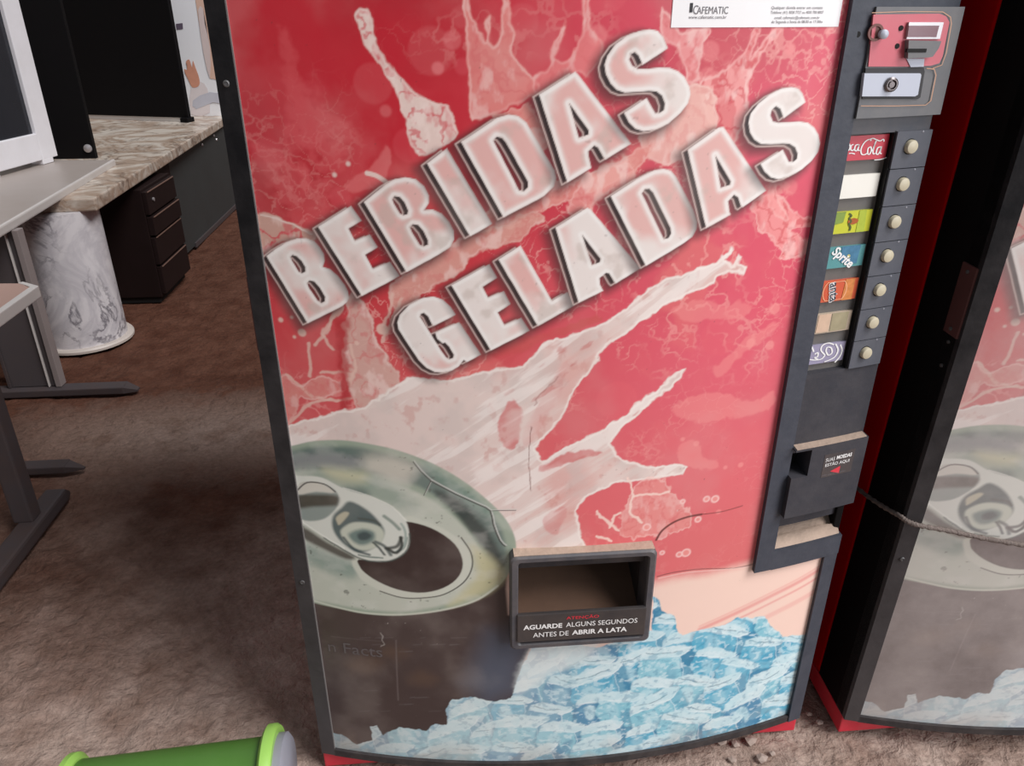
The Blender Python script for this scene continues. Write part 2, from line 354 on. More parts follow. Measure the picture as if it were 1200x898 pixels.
# ------------------------------------------------------------------ the artwork printed on the door
PX = 0.00117                                # one photo pixel on the door, in metres
class Ink:
    def __init__(s, X, Z):
        s.X, s.Z = X, Z; s.C = np.zeros((len(X), 3))
        s.wx = (fbm(X*28, Z*28, 3, 4)-0.5); s.wz = (fbm(X*28, Z*28, 41, 4)-0.5)
        s.wx2 = (fbm(X*95, Z*95, 7, 3)-0.5); s.wz2 = (fbm(X*95, Z*95, 53, 3)-0.5)
    def sel(s, pts, mg):
        a = np.array(pts); lo = a.min(0)-mg; hi = a.max(0)+mg
        return np.nonzero((s.X > lo[0]) & (s.X < hi[0]) & (s.Z > lo[1]) & (s.Z < hi[1]))[0]
    def sd(s, pts, idx, warp=0.0, warp2=0.0, shift=(0, 0)):
        x = s.X[idx]-shift[0]+warp*s.wx[idx]+warp2*s.wx2[idx]; z = s.Z[idx]-shift[1]+warp*s.wz[idx]+warp2*s.wz2[idx]
        d = np.full(len(idx), 9.0); ins = np.zeros(len(idx), bool); n = len(pts)
        for i in range(n):
            ax, az = pts[i]; bx, bz = pts[(i+1) % n]; ex, ez = bx-ax, bz-az
            t = np.clip(((x-ax)*ex+(z-az)*ez)/(ex*ex+ez*ez+1e-12), 0, 1)
            d = np.minimum(d, (x-ax-t*ex)**2+(z-az-t*ez)**2)
            if az != bz:
                cr = ((az > z) != (bz > z)) & (x < (bx-ax)*(z-az)/(bz-az)+ax); ins ^= cr
        d = np.sqrt(d); return np.where(ins, -d, d)
    def ld(s, pts, idx, warp=0.0, warp2=0.0, wfun=None):
        x = s.X[idx]+warp*s.wx[idx]+warp2*s.wx2[idx]; z = s.Z[idx]+warp*s.wz[idx]+warp2*s.wz2[idx]
        d = np.full(len(idx), 9.0); n = len(pts)
        for i in range(n-1):
            ax, az = pts[i]; bx, bz = pts[i+1]; ex, ez = bx-ax, bz-az
            t = np.clip(((x-ax)*ex+(z-az)*ez)/(ex*ex+ez*ez+1e-12), 0, 1)
            wd = 0 if wfun is None else wfun((i+t)/(n-1))
            d = np.minimum(d, np.sqrt((x-ax-t*ex)**2+(z-az-t*ez)**2)-wd)
        return d
    def mix(s, idx, rgb, a):
        c = np.array(lin(rgb)) if not isinstance(rgb, np.ndarray) else rgb
        a = np.clip(a, 0, 1)[:, None]; s.C[idx] = s.C[idx]*(1-a)+c*a
    def fill(s, px, rgb, a=1.0, soft=1.2, warp=0.0, warp2=0.0, k=0, amod=None):
        pts = SP(px); pts = spline(pts, k, True) if k else pts
        idx = s.sel(pts, soft*PX+abs(warp)+abs(warp2)+0.004); d = s.sd(pts, idx, warp, warp2)
        al = a*(1-ss(-soft*PX, soft*PX, d))
        if amod is not None: al = al*amod[idx]
        s.mix(idx, rgb, al); return idx, d
    def line(s, px, wpx, rgb, a=1.0, soft=0.8, warp=0.0, warp2=0.0, k=5, taper=None):
        pts = SP(px); pts = spline(pts, k) if k else pts
        idx = s.sel(pts, (wpx+soft)*PX+abs(warp)+abs(warp2)+0.004)
        wf = None if taper is None else (lambda t: wpx*PX*0.5*taper(t))
        d = s.ld(pts, idx, warp, warp2, wf)-(wpx*PX*0.5 if taper is None else 0)
        s.mix(idx, rgb, a*(1-ss(-soft*PX, soft*PX, d))); return idx, d
    def disc(s, px, py, r, rgb, a, soft=1.5, ring=0.0):
        cx, cz = S(px, py); R = r*PX
        idx = s.sel([(cx-R, cz-R), (cx+R, cz+R)], soft*PX+0.004)
        d = np.hypot(s.X[idx]-cx, (s.Z[idx]-cz))-R
        s.mix(idx, rgb, a*(1-ss(-soft*PX, soft*PX, d)))
        if ring: s.mix(idx, (246, 200, 195), ring*np.exp(-(d/(1.3*PX))**2))

def Q(x0, y0, s, pts): return [(x0+x/s, y0+y/s) for x, y in pts]
LETTERS = [
 # (outline, holes) measured off the photo
 (Q(300, 240, 5.6125, [(68,338),(340,780),(570,665),(600,640),(612,612),(605,572),(585,530),(540,470),(490,425),(440,408),(452,370),(447,325),(420,280),(385,240),(330,220),(270,222),(200,247),(130,290)]),
  [Q(300, 240, 5.6125, [(225,345),(240,330),(270,340),(300,370),(325,410),(325,440),(300,452),(280,440),(240,375)]),
   Q(300, 240, 5.6125, [(335,515),(350,497),(385,505),(420,545),(455,605),(452,635),(430,648),(405,630),(350,550)])]),
 ([(372.7,265.8),(411.4,241.4),(423.8,258.7),(408.3,267.6),(416,282.6),(433.3,274.7),(443,289.9),(428,298.4),(437,315.6),(457,306.6),(468.6,323.4),(424,347)], []),
 (Q(400, 180, 5.6125, [(148,318),(290,205),(350,170),(420,155),(490,170),(545,215),(575,275),(575,325),(545,372),(600,368),(660,395),(710,450),(740,510),(742,565),(715,615),(640,665),(428,780)]),
  [Q(400, 180, 5.6125, [(335,300),(350,280),(385,285),(415,320),(440,375),(435,400),(405,408),(385,395),(345,330)]),
   Q(400, 180, 5.6125, [(450,485),(470,465),(505,470),(540,510),(570,570),(570,600),(540,612),(515,600),(465,520)])]),
 (Q(490, 120, 5.2824, [(55,378),(178,285),(458,752),(322,830)]), []),
 (Q(490, 120, 5.2824, [(265,245),(490,95),(560,75),(620,85),(670,125),(845,420),(855,470),(840,520),(780,580),(528,712)]),
  [Q(490, 120, 5.2824, [(465,235),(485,212),(520,220),(545,250),(680,490),(680,525),(655,550),(625,545)])]),
 ([(631.7,110.8),(674,84),(677,87),(739.7,168.5),(709.6,187),(707,184),(701,173),(696.4,170.6),(689.4,177.5),(690.2,185),(693,197),(665,214)],
  [[(667.2,121.5),(690,152.6),(690,157.5),(678.5,162)]]),
 (Q(690, 20, 6.414, [(595,235),(560,150),(520,105),(455,92),(380,105),(290,140),(200,205),(140,290),(118,360),(130,430),(165,500),(210,545),(270,568),(350,562),(450,555),(510,558),(550,590),(572,650),(565,700),(535,722),(500,725),(435,608),(265,720),(300,790),(350,840),(410,858),(500,845),(600,800),(690,720),(745,650),(765,580),(755,520),(720,450),(670,405),(610,382),(530,378),(440,390),(370,390),(325,365),(303,320),(315,280),(345,262),(375,290),(405,358)]), []),
 (Q(450, 330, 6.414, [(540,250),(500,190),(440,135),(370,112),(290,125),(190,175),(120,250),(100,310),(110,360),(160,440),(260,590),(320,650),(380,680),(440,685),(510,670),(560,640),(590,600),(600,590),(625,605),(730,550),(565,305),(385,385),(400,430),(440,465),(460,460),(490,490),(525,550),(520,575),(490,585),(465,570),(430,520),(270,265),(275,245),(300,235),(330,260),(365,330),(380,330)]), []),
 (Q(520, 270, 5.6125, [(50,362),(300,222),(352,312),(255,372),(292,445),(395,400),(440,485),(355,540),(400,625),(510,575),(565,660),(310,790)]), []),
 (Q(520, 270, 5.6125, [(360,192),(505,100),(712,465),(815,405),(865,490),(620,630)]), []),
 (Q(640, 220, 6.414, [(70,300),(310,150),(330,160),(710,605),(525,720),(510,705),(475,645),(450,640),(400,680),(405,730),(430,775),(245,865)]),
  [Q(640, 220, 6.414, [(270,355),(410,535),(405,560),(345,585)])]),
 (Q(700, 180, 6.414, [(100,320),(300,190),(430,125),(500,115),(555,130),(590,170),(720,420),(750,510),(745,570),(715,625),(640,680),(365,845)]),
  [Q(700, 180, 6.414, [(335,300),(355,268),(390,265),(420,295),(550,560),(555,600),(535,635),(500,645)])]),
 (Q(780, 130, 6.414, [(165,292),(400,125),(435,120),(755,600),(580,725),(565,715),(545,650),(515,630),(470,680),(480,760),(490,780),(305,880)]),
  [Q(780, 130, 6.414, [(375,335),(490,530),(485,555),(415,580)])]),
 (Q(850, 90, 6.908, [(650,205),(625,135),(590,95),(535,82),(460,95),(360,145),(265,220),(205,300),(188,370),(200,450),(235,510),(290,545),(370,545),(460,540),(520,542),(565,570),(585,620),(580,665),(550,690),(515,690),(465,590),(285,705),(320,770),(370,815),(430,830),(510,810),(620,750),(700,680),(750,610),(768,540),(755,470),(720,410),(670,372),(600,362),(520,368),(430,372),(385,360),(365,315),(375,270),(410,237),(445,260),(475,335)]), []),
]

def paint(X, Z):
    K = Ink(X, Z); allv = np.arange(len(X))
    low = ss(1.15, 0.62, Z)
    big = fbm(X*5, Z*5, 11, 4); med = fbm(X*22, Z*22, 12, 4); fine = fbm(X*120, Z*120, 13, 3)
    K.C[:] = np.array(lin((196, 22, 42)))
    K.mix(allv, (216, 90, 92), low*0.85)
    K.mix(allv, (226, 62, 100), 0.75*ss(0.25, 0.7, X)*ss(0.45, 0.9, Z))
    K.mix(allv, (170, 20, 36), 0.5*ss(0.5, 0.75, big)*(1-low))
    K.mix(allv, (232, 150, 150), 0.15*ss(0.15, 0.7, X)+0.13*low)
    ridge = 1-np.abs(2*fbm(X*46, Z*46, 21, 4)-1)          # wrinkled film of liquid
    cell = 1-np.abs(2*fbm(X*85, Z*85, 22, 3)-1)
    PINK = (240, 176, 166); PALE = (236, 214, 204); ROSE = (226, 116, 116)
    # film of liquid and froth all over the red, thickest along a rising diagonal
    diag = np.exp(-((Z-0.70-0.62*X)/0.24)**2); lowl = np.exp(-((X-0.10)/0.14)**2-((Z-0.86)/0.16)**2)
    wxx = X+0.05*K.wx; wzz = Z+0.05*K.wz
    film = ss(0.46, 0.66, fbm(wxx*10, wzz*10, 25, 4)); K.mix(allv, (228, 124, 118), 0.52*film*np.clip(diag*ss(1.30, 1.14, Z)+0.8*lowl, 0, 1))
    K.mix(allv, (230, 104, 112), 0.16*film*(1-diag))
    e1, e2, eid, _, _ = worley(wxx*40+0.6*K.wx2, wzz*40, 5)
    K.mix(allv, (242, 178, 168), 0.5*ss(0.10, 0.02, e2-e1)*ss(0.5, 0.66, fbm(X*9, Z*9, 27, 3))*np.clip(diag+lowl+0.25, 0, 1))
    K.mix(allv, (240, 168, 160), 0.5*ss(0.86, 0.96, ridge)*ss(0.52, 0.66, fbm(X*7, Z*7, 28, 3))*np.clip(0.35+diag+lowl, 0, 1))
    # out-of-focus drops
    rnd = random.Random(5)
    for _ in range(70):
        K.disc(rnd.uniform(290, 985), rnd.uniform(-20, 640), rnd.choice((3, 5, 8, 12, 18, 26)), (232, 104, 112), rnd.uniform(0.06, 0.22), 2.0)
    for a in ((505, 60, 23, .13), (530, 47, 9, .3), (437, 98, 20, .12), (513, 80, 6, .5), (926, 57, 6, .5), (832, 60, 10, .45), (828, 90, 9, .4), (832, 102, 10, .6), (788, 182, 5, .6), (926, 220, 9, .45),
              (540, 20, 10, .12), (560, 45, 14, .1), (612, 25, 16, .12), (452, 130, 6, .3), (700, 42, 10, .4)):
        K.disc(a[0], a[1], a[2], (238, 140, 140), a[3], 2.0)
    # faint splash far left
    for p in ([(322, 40), (338, 44), (352, 85), (372, 115), (395, 140), (412, 150), (400, 190), (375, 205), (362, 225), (340, 200), (332, 150), (340, 100)],
              [(300, 165), (330, 185), (372, 195), (395, 230), (370, 260), (330, 255), (312, 220)]):
        K.fill(p, (226, 96, 100), 0.36, 5, 0.03, 0.012, 4, amod=ss(0.35, 0.75, ridge))
    K.fill([(440, 190), (452, 170), (458, 185), (448, 215), (420, 225), (405, 215)], ROSE, 0.6, 2, 0.012, 0.005, 4)
    K.line([(430, 203), (441, 206), (452, 213)], 5, PALE, 0.9)
    for q in ((408, 192), (392, 205)): K.disc(q[0], q[1], 2.5, PALE, 0.8)
    # tongues of liquid behind the first word
    def splash(p, a=0.9, rgb=PINK, warp=0.010, warp2=0.010, veins=0.5, edge=0.4, k=4):
        idx, d = K.fill(p, rgb, a, 1.4, warp, warp2, k)
        inn = (1-ss(-3*PX, 0, d))*a
        K.mix(idx, (208, 62, 74), inn*0.55*veins*ss(0.52, 0.7, fbm(X[idx]*60, Z[idx]*34, 23, 4)))
        K.mix(idx, (208, 62, 74), inn*0.8*veins*ss(0.86, 0.97, ridge[idx]))
        K.mix(idx, (250, 228, 220), inn*0.5*ss(0.52, 0.72, fbm(X[idx]*70, Z[idx]*40, 24, 4)))
        K.mix(idx, (248, 214, 206), edge*(0.4+0.6*ss(0.4, 0.6, med[idx]))*np.exp(-((d+1.5*PX)/(1.3*PX))**2))
    splash([(417, 18), (424, 8), (433, 14), (441, 48), (447, 62), (462, 82), (478, 100), (497, 115), (523, 125), (533, 145), (536, 162), (492, 184), (478, 150), (466, 115), (452, 85), (437, 65), (428, 55), (423, 38)], 0.92, PALE, 0.006, 0.006, 0.9)
    splash([(541, -20), (547, -20), (553, 10), (562, 38), (570, 48), (568, 28), (574, 17), (576, 30), (572, 45), (580, 52), (588, 20), (590, -20), (596, -20), (600, 20), (602, 40), (598, 58), (610, 75), (622, 88), (632, 100), (626, 112), (600, 122), (585, 130), (555, 142), (548, 110), (548, 60)], 0.72, (232, 146, 138), 0.006, 0.006, 0.5)
    splash([(622, 90), (640, 78), (646, 58), (655, 40), (661, 28), (664, 32), (658, 52), (650, 66), (662, 70), (676, 55), (684, 28), (684, -20), (692, -20), (692, 25), (700, 45), (705, 60), (690, 90), (672, 84), (630, 110)], 0.65, (234, 136, 134), 0.006, 0.006, 0.4)
    splash([(775, 10), (790, 24), (800, 36), (832, 32), (822, 60), (818, 90), (806, 96), (796, 60), (783, 52), (775, 40)], 0.8, (240, 158, 156), 0.008, 0.008, 0.6)
    splash([(818, 92), (840, 86), (860, 70), (872, 55), (884, 33), (892, 33), (882, 55), (880, 66), (906, 34), (918, 34), (893, 62), (882, 85), (876, 100), (878, 130), (868, 150), (858, 170), (845, 160), (832, 150), (824, 125)], 0.85, (242, 164, 160), 0.008, 0.008, 1.0)
    splash([(765, 140), (790, 120), (815, 95), (835, 110), (838, 150), (815, 175), (790, 190), (765, 185), (750, 165)], 0.85, (240, 190, 178), 0.014, 0.008, 0.3)
    splash([(575, 135), (612, 120), (628, 140), (640, 170), (660, 215), (700, 200), (735, 180), (770, 165), (745, 200), (700, 222), (650, 240), (600, 260), (560, 275), (545, 262), (600, 230), (640, 200), (605, 160)], 0.75, (232, 160, 148), 0.02, 0.010, 0.4)
    splash([(520, 290), (560, 272), (610, 250), (640, 250), (620, 275), (560, 300), (520, 330), (470, 360), (455, 345), (480, 315)], 0.8, (222, 166, 152), 0.02, 0.01, 0.35)
    splash([(690, 205), (730, 190), (742, 200), (738, 215), (700, 235), (690, 255), (668, 250), (672, 230)], 0.7, (240, 170, 160), 0.014, 0.010, 0.5)
    splash([(880, 235), (905, 228), (935, 250), (968, 252), (960, 262), (930, 268), (938, 285), (965, 292), (925, 305), (905, 285), (885, 262)], 0.75, (244, 160, 156), 0.016, 0.014, 1.0)
    splash([(902, 215), (910, 222), (915, 240), (925, 255), (915, 258), (900, 240)], 0.6, (244, 160, 156), 0.006, 0.008, 0.6)
    # lace of splashes at the left under the first word
    splash([(300, 252), (325, 254), (352, 266), (372, 276), (362, 285), (330, 282), (314, 296), (306, 300)], 0.85, (206, 168, 152), 0.006, 0.006, 1.3)
    K.line([(306, 252), (335, 260), (366, 275)], 1.6, PALE, 0.9, warp2=0.003)
    splash([(408, 345), (422, 350), (434, 372), (440, 400), (455, 425), (470, 440), (455, 470), (420, 480), (404, 440), (402, 400)], 0.85, (214, 176, 164), 0.014, 0.008, 0.5)
    for p in ([(395, 360), (385, 385), (370, 405)], [(404, 352), (392, 372), (378, 392), (392, 410)], [(362, 402), (364, 425), (362, 440)], [(335, 440), (352, 452), (368, 465)], [(340, 494), (360, 475), (388, 468)],
              [(412, 405), (416, 430), (410, 450)], [(460, 345), (456, 365), (448, 380)], [(470, 350), (462, 372), (452, 388), (448, 400)], [(376, 437), (398, 436), (412, 440)], [(372, 465), (392, 470), (410, 466)]):
        K.line(p, 4.0, (228, 190, 176), 0.75, 1.2, 0.006, 0.006)
    splash([(330, 440), (352, 452), (372, 440), (398, 448), (395, 462), (372, 468), (352, 470), (336, 500), (328, 470)], 0.55, (224, 160, 148), 0.012, 0.008, 0.6)
    K.line([(402, 378), (402, 420), (404, 470), (400, 485)], 12, (176, 30, 40), 0.75, 4, 0.01, 0.01)
    for q in ((329, 375, 3), (354, 390, 5), (318, 418, 2), (345, 395, 2), (313, 435, 3), (448, 386, 7), (418, 402, 3), (342, 372, 2)): K.disc(q[0], q[1], q[2], (226, 190, 176), 0.9)
    # broad white sweep with its arms
    WH = (228, 211, 203)
    zone = [(326, 500), (380, 486), (425, 478), (455, 455), (480, 440), (530, 446), (575, 432), (612, 428), (640, 400), (668, 393), (700, 382), (735, 357), (757, 336), (775, 330), (798, 321), (820, 312), (840, 307), (852, 296), (857, 288), (860, 292), (850, 306), (858, 312), (866, 296), (869, 300), (864, 310), (872, 314), (869, 323), (855, 320), (842, 328), (838, 335), (815, 341), (800, 347), (780, 359), (758, 373), (735, 389), (712, 406), (695, 426), (680, 447), (668, 470), (655, 492), (640, 512), (628, 527),
            (636, 540), (665, 524), (700, 506), (730, 488), (752, 470), (770, 455), (790, 436), (802, 430), (796, 442), (775, 462), (752, 482), (730, 502), (716, 520), (724, 534), (760, 547), (798, 544), (807, 548), (800, 557), (765, 562), (722, 566), (690, 582), (676, 600), (684, 630), (690, 650), (590, 650), (560, 640), (440, 640), (330, 640)]
    idx, d = K.fill(zone, WH, 0.94, 1.3, 0.010, 0.007)
    inn = 1-ss(-3*PX, 0, d)
    K.mix(idx, (214, 140, 132), inn*0.5*ss(0.55, 0.8, fbm(X[idx]*9, Z[idx]*9, 31, 3))*ss(0.25, 0.42, X[idx])*(1-ss(0.44, 0.52, X[idx])))
    K.mix(idx, (196, 120, 110), inn*0.35*ss(0.62, 0.78, fbm(X[idx]*75, Z[idx]*60, 33, 4)))
    K.mix(idx, (120, 70, 66), inn*0.5*ss(0.80, 0.88, fine[idx])*ss(0.4, 0.6, X[idx]))
    K.mix(idx, (204, 190, 184), inn*0.45*ss(0.45, 0.7, med[idx]))
    ca, sa = math.cos(0.62), math.sin(0.62); ua = X[idx]*ca+Z[idx]*sa; va = -X[idx]*sa+Z[idx]*ca
    st = fbm(ua*9, va*62, 35, 4); K.mix(idx, (218, 156, 146), inn*0.30*ss(0.52, 0.68, st)*ss(0.30, 0.42, X[idx])); K.mix(idx, (248, 240, 234), inn*0.5*ss(0.47, 0.36, st))
    K.mix(idx, (196, 104, 100), inn*0.55*ss(0.66, 0.78, fbm(ua*30, va*80, 37, 4))*ss(0.28, 0.45, X[idx])*ss(0.72, 0.80, Z[idx]))
    K.mix(idx, (250, 240, 232), 0.6*np.exp(-((d+2*PX)/(1.6*PX))**2))
    # red still showing through the sweep
    for p, a in (([(632, 470), (652, 440), (664, 425), (660, 455), (640, 490), (618, 525), (612, 510)], .18), ([(590, 480), (604, 470), (612, 485), (606, 520), (590, 525), (580, 505)], .7),
                 ([(633, 548), (660, 534), (690, 528), (706, 530), (690, 538), (660, 545), (638, 552)], .75), ([(572, 405), (600, 400), (690, 372), (700, 378), (640, 398), (610, 414), (580, 416)], .9),
                 ([(640, 606), (660, 592), (664, 602), (652, 626), (640, 622)], .4)):
        K.fill(p, (204, 78, 80), a, 2.0, 0.010, 0.008, 4, amod=0.5+0.5*ss(0.3, 0.6, med))
    # upper right: pale ghosts of more splashes, lower drips
    for p in ([(785, 365), (815, 352), (840, 356), (855, 360), (868, 352), (882, 358), (876, 368), (845, 375), (805, 372)],
              [(835, 435), (852, 415), (870, 398), (885, 390), (905, 378), (912, 384), (898, 396), (878, 408), (862, 424), (848, 440)],
              [(790, 480), (815, 462), (845, 460), (880, 470), (905, 460), (900, 480), (860, 490), (820, 495)],
              [(795, 520), (815, 515), (825, 535), (840, 545), (832, 553), (810, 548), (796, 540)]):
        K.fill(p, (238, 142, 140), 0.5, 2.2, 0.014, 0.008, 4)
    for q in ((908, 362, 7), (880, 402, 6), (902, 405, 6), (868, 545, 4), (850, 548, 3), (842, 600, 4), (800, 515, 3), (816, 520, 4)): K.disc(q[0], q[1], q[2], (240, 150, 146), 0.6)
    splash([(728, 610), (745, 570), (775, 560), (800, 585), (812, 612), (790, 622), (760, 628), (735, 632)], 0.4, (238, 176, 164), 0.03, 0.016, 0.8)
    for p in ([(735, 560), (742, 580), (738, 600), (752, 612)], [(742, 582), (765, 580), (785, 575)], [(700, 600), (712, 612), (726, 622)], [(700, 628), (716, 634)], [(715, 618), (720, 606), (727, 602)]):
        K.line(p, 3.6, (246, 214, 202), 0.85, 1.0, 0.006, 0.006)
    for q in ((838, 585, 5), (828, 585, 4), (800, 588, 3), (804, 648, 6), (796, 650, 4), (776, 648, 3), (818, 609, 4), (758, 618, 5)): K.disc(q[0], q[1], q[2], (240, 160, 150), 0.6, 1.2, 0.9)
    # pale foot of the poster with streaks
    idx, d = K.fill([(700, 700), (765, 684), (800, 676), (850, 668), (900, 655), (1000, 630), (1000, 900), (300, 900), (560, 760), (600, 640), (700, 655)], (244, 214, 198), 0.92, 14, 0.012, 0, 0)
    for y0, wd, a in ((668, 7, .5), (676, 3, .6), (690, 10, .25), (664, 2, .4)):
        K.line([(972, y0-8), (940, y0+12), (905, y0+30), (860, y0+52), (820, y0+70)], wd, (222, 96, 100), a, 3)
    # ---- the two words
    sh = (-6.0*PX, -2.4*PX)
    for out, holes in LETTERS:
        P = SP(out); H = [SP(h) for h in holes]
        idx = K.sel(P, 26*PX)
        def dist(shift):
            d = K.sd(P, idx, 0, 0.0006, shift)
            for h in H: d = np.maximum(d, -K.sd(h, idx, 0, 0.0006, shift))
            return d
        dF = dist((0, 0)); dE = dist(sh); dS = dist((-10*PX, -7*PX))
        K.mix(idx, (62, 30, 34), 0.72*(1-ss(-2*PX, 13*PX, dS)))
        K.mix(idx, (40, 24, 26), 0.5*(1-ss(-1*PX, 6*PX, dE)))
        K.mix(idx, (92, 66, 66), (1-ss(-0.7*PX, 0.7*PX, dE)))
        band = np.minimum(dE, 0)
        K.mix(idx, (36, 22, 24), (1-ss(-0.7*PX, 0.7*PX, dE))*ss(-1.0*PX, -3.0*PX, band)*0.9)
        K.mix(idx, (214, 190, 182), 0.85*np.exp(-(dE/(0.85*PX))**2))
        face = 1-ss(-0.7*PX, 0.7*PX, dF)
        inner = ss(-2*PX, -9*PX, dF)
        blot = ss(0.40, 0.66, fbm(X[idx]*13, Z[idx]*13, 61, 4))
        K.mix(idx, (236, 228, 222), face)
        K.mix(idx, (224, 138, 130), face*(0.2+0.8*inner)*(0.08+0.92*blot)*0.62)
        K.mix(idx, (196, 180, 170), face*0.5*ss(0.55, 0.8, fbm(X[idx]*40, Z[idx]*40, 63, 4)))
        K.mix(idx, (120, 96, 90), face*0.3*ss(0.80, 0.9, fbm(X[idx]*110, Z[idx]*110, 65, 3)))
        K.mix(idx, (250, 246, 242), face*0.55*np.exp(-((dF+2.6*PX)/(1.7*PX))**2))
    # ---- the drinks can
    CN = lambda pts: Q(320, 500, 3.99, pts)
    rimo = CN([(-260,330),(-160,170),(-20,110),(90,90),(190,68),(320,64),(440,80),(560,105),(680,145),(790,195),(890,255),(980,325),(1060,400),(1110,470),(1135,540),(1130,610),(1100,690),(1050,750),(960,810),(840,850),(700,875),(560,885),(420,875),(300,850),(190,825),(60,780),(-80,700),(-220,560)])
    body = CN([(-80,640),(60,760),(190,820),(300,845),(420,870),(560,880),(700,872),(840,848),(960,808),(1050,745),(1095,690),(1090,760),(1100,880),(1300,930),(1230,980),(1180,1080),(1150,1180),(1120,1300),(1100,1700),(-100,1700)])
    K.fill(body, (66, 52, 50), 1.0, 3)
    idx, d = K.fill(CN([(1000,960),(1280,930),(1220,1000),(1170,1100),(1140,1240),(1000,1300),(900,1200)]), (84, 98, 118), 0.6, 30)
    for q in ((430, 1110, 90), (560, 1060, 60), (700, 1180, 70)):
        K.fill(CN([(q[0]-q[2], q[1]), (q[0], q[1]-q[2]*.5), (q[0]+q[2], q[1]), (q[0], q[1]+q[2]*.5)]), (104, 78, 58), 0.35, 14, 0.02, 0, 4)
    K.line(CN([(575, 1000), (578, 1120), (585, 1280)]), 2.2, (104, 92, 90), 0.7)
    rnd = random.Random(9)
    for _ in range(26):                     # small print, illegible rows on the can
        x = rnd.uniform(420, 540); y = rnd.choice((748, 756, 764, 810, 818, 826, 834)); K.line([(x, y), (x+rnd.uniform(4, 18), y-0.6)], 1.6, (100, 92, 92), 0.4, 0.8, 0, 0, 0)
    K.line([(388, 746), (448, 752)], 1.0, (104, 94, 92), 0.5, 0.8, 0, 0, 0)
    K.fill(rimo, (150, 164, 146), 1.0, 1.5, 0, 0, 4)
    K.fill(CN([(-240,330),(-140,190),(0,130),(90,112),(200,95),(340,92),(460,110),(600,150),(720,195),(830,255),(930,330),(1010,400),(1065,480),(1085,560),(1090,620),(1060,680),(1000,640),(985,560),(930,470),(840,380),(720,300),(560,240),(400,215),(250,205),(100,215),(-50,260)]), (92, 112, 106), 0.95, 5, 0.004, 0, 4)
    K.fill(CN([(80,150),(180,128),(330,130),(420,150),(380,190),(250,195),(120,205)]), (82, 90, 98), 0.8, 8, 0.01, 0, 4)
    K.fill(CN([(430,140),(560,140),(660,190),(620,260),(500,240),(420,200)]), (206, 200, 186), 0.85, 14, 0.01, 0, 4)
    K.fill(CN([(760,300),(850,330),(960,430),(1050,560),(1075,650),(1030,640),(960,540),(860,420)]), (40, 56, 54), 0.95, 6, 0.006, 0, 4)
    K.fill(CN([(700,170),(800,220),(930,310),(1030,410),(1000,420),(880,330),(760,250)]), (104, 134, 120), 0.8, 6, 0.004, 0, 4)
    lid = CN([(-200,400),(-60,260),(60,215),(200,205),(380,225),(540,260),(700,320),(820,400),(910,490),(960,570),(1000,660),(990,740),(900,800),(780,840),(600,865),(420,855),(260,825),(120,790),(-60,680)])
    K.fill(lid, (190, 194, 180), 1.0, 4, 0, 0, 4)
    K.fill(CN([(930,560),(1000,600),(1080,680),(1060,740),(950,800),(820,840),(900,760),(950,680)]), (196, 190, 150), 0.9, 10, 0.006, 0, 4)
    K.fill(CN([(100,200),(240,195),(420,225),(560,280),(660,360),(600,390),(460,340),(300,280),(160,240)]), (134, 152, 138), 0.8, 14, 0.01, 0.004, 4)
    K.fill(CN([(240,195),(420,215),(420,260),(300,250)]), (206, 200, 164), 0.7, 12, 0, 0, 4)
    K.fill(CN([(330,290),(420,290),(450,320),(400,330),(340,320)]), (84, 104, 98), 0.8, 8, 0.006, 0, 4)
    K.fill(CN([(140,540),(260,590),(400,640),(400,700),(300,700),(160,620)]), (128, 148, 138), 0.8, 12, 0.01, 0.006, 4)
    idx = K.sel(SP(rimo), 0.0); dcan = K.sd(SP(rimo), idx)
    K.mix(idx, (224, 222, 214), (dcan < 0)*0.22*ss(0.45, 0.75, fbm(X[idx]*26, Z[idx]*40, 81, 4)))
    K.mix(idx, (70, 74, 66), (dcan < 0)*0.6*ss(0.77, 0.86, fine[idx]))
    # the mouth of the can
    mouth = CN([(400,622),(500,632),(570,620),(625,580),(638,520),(600,448),(680,455),(770,490),(850,550),(885,620),(880,680),(840,730),(770,765),(680,778),(580,762),(490,725),(430,685),(405,655)])
    K.fill(CN([(380,600),(600,430),(700,440),(800,480),(890,550),(930,630),(920,700),(860,760),(770,795),(650,805),(540,785),(440,735),(395,690)]), (204, 206, 192), 0.95, 2.5, 0, 0, 4)
    K.line(CN([(880, 520), (925, 590), (930, 660), (890, 730), (800, 785), (700, 802), (600, 800), (500, 770)]), 2.0, (48, 50, 46), 0.9)
    K.fill(mouth, (52, 36, 34), 1.0, 1.2, 0, 0, 3)
    # tab
    K.fill(CN([(140,470),(250,540),(380,610),(340,620),(230,570),(140,520)]), (70, 64, 58), 0.9, 4, 0, 0, 3)
    tab = CN([(60,245),(140,232),(230,240),(330,290),(460,330),(560,380),(620,440),(638,520),(625,580),(570,620),(500,632),(420,620),(330,575),(240,520),(140,455),(60,400)])
    K.fill(tab, (214, 216, 206), 1.0, 1.6, 0, 0, 4)
    K.fill(CN([(118,280),(170,260),(250,275),(300,310),(305,360),(280,400),(230,435),(150,440),(100,400)]), (140, 150, 144), 1.0, 2, 0, 0, 4)
    K.fill(CN([(110,325),(200,318),(300,325),(302,365),(270,372),(190,375),(110,380)]), (64, 60, 50), 0.95, 4, 0, 0, 4)
    K.fill(CN([(120,275),(160,258),(230,268),(290,310),(200,305),(120,318)]), (208, 204, 192), 1.0, 2, 0, 0, 3)
    K.line(CN([(112, 300), (160, 262), (240, 270), (290, 305)]), 2.2, (52, 54, 52), 0.9)
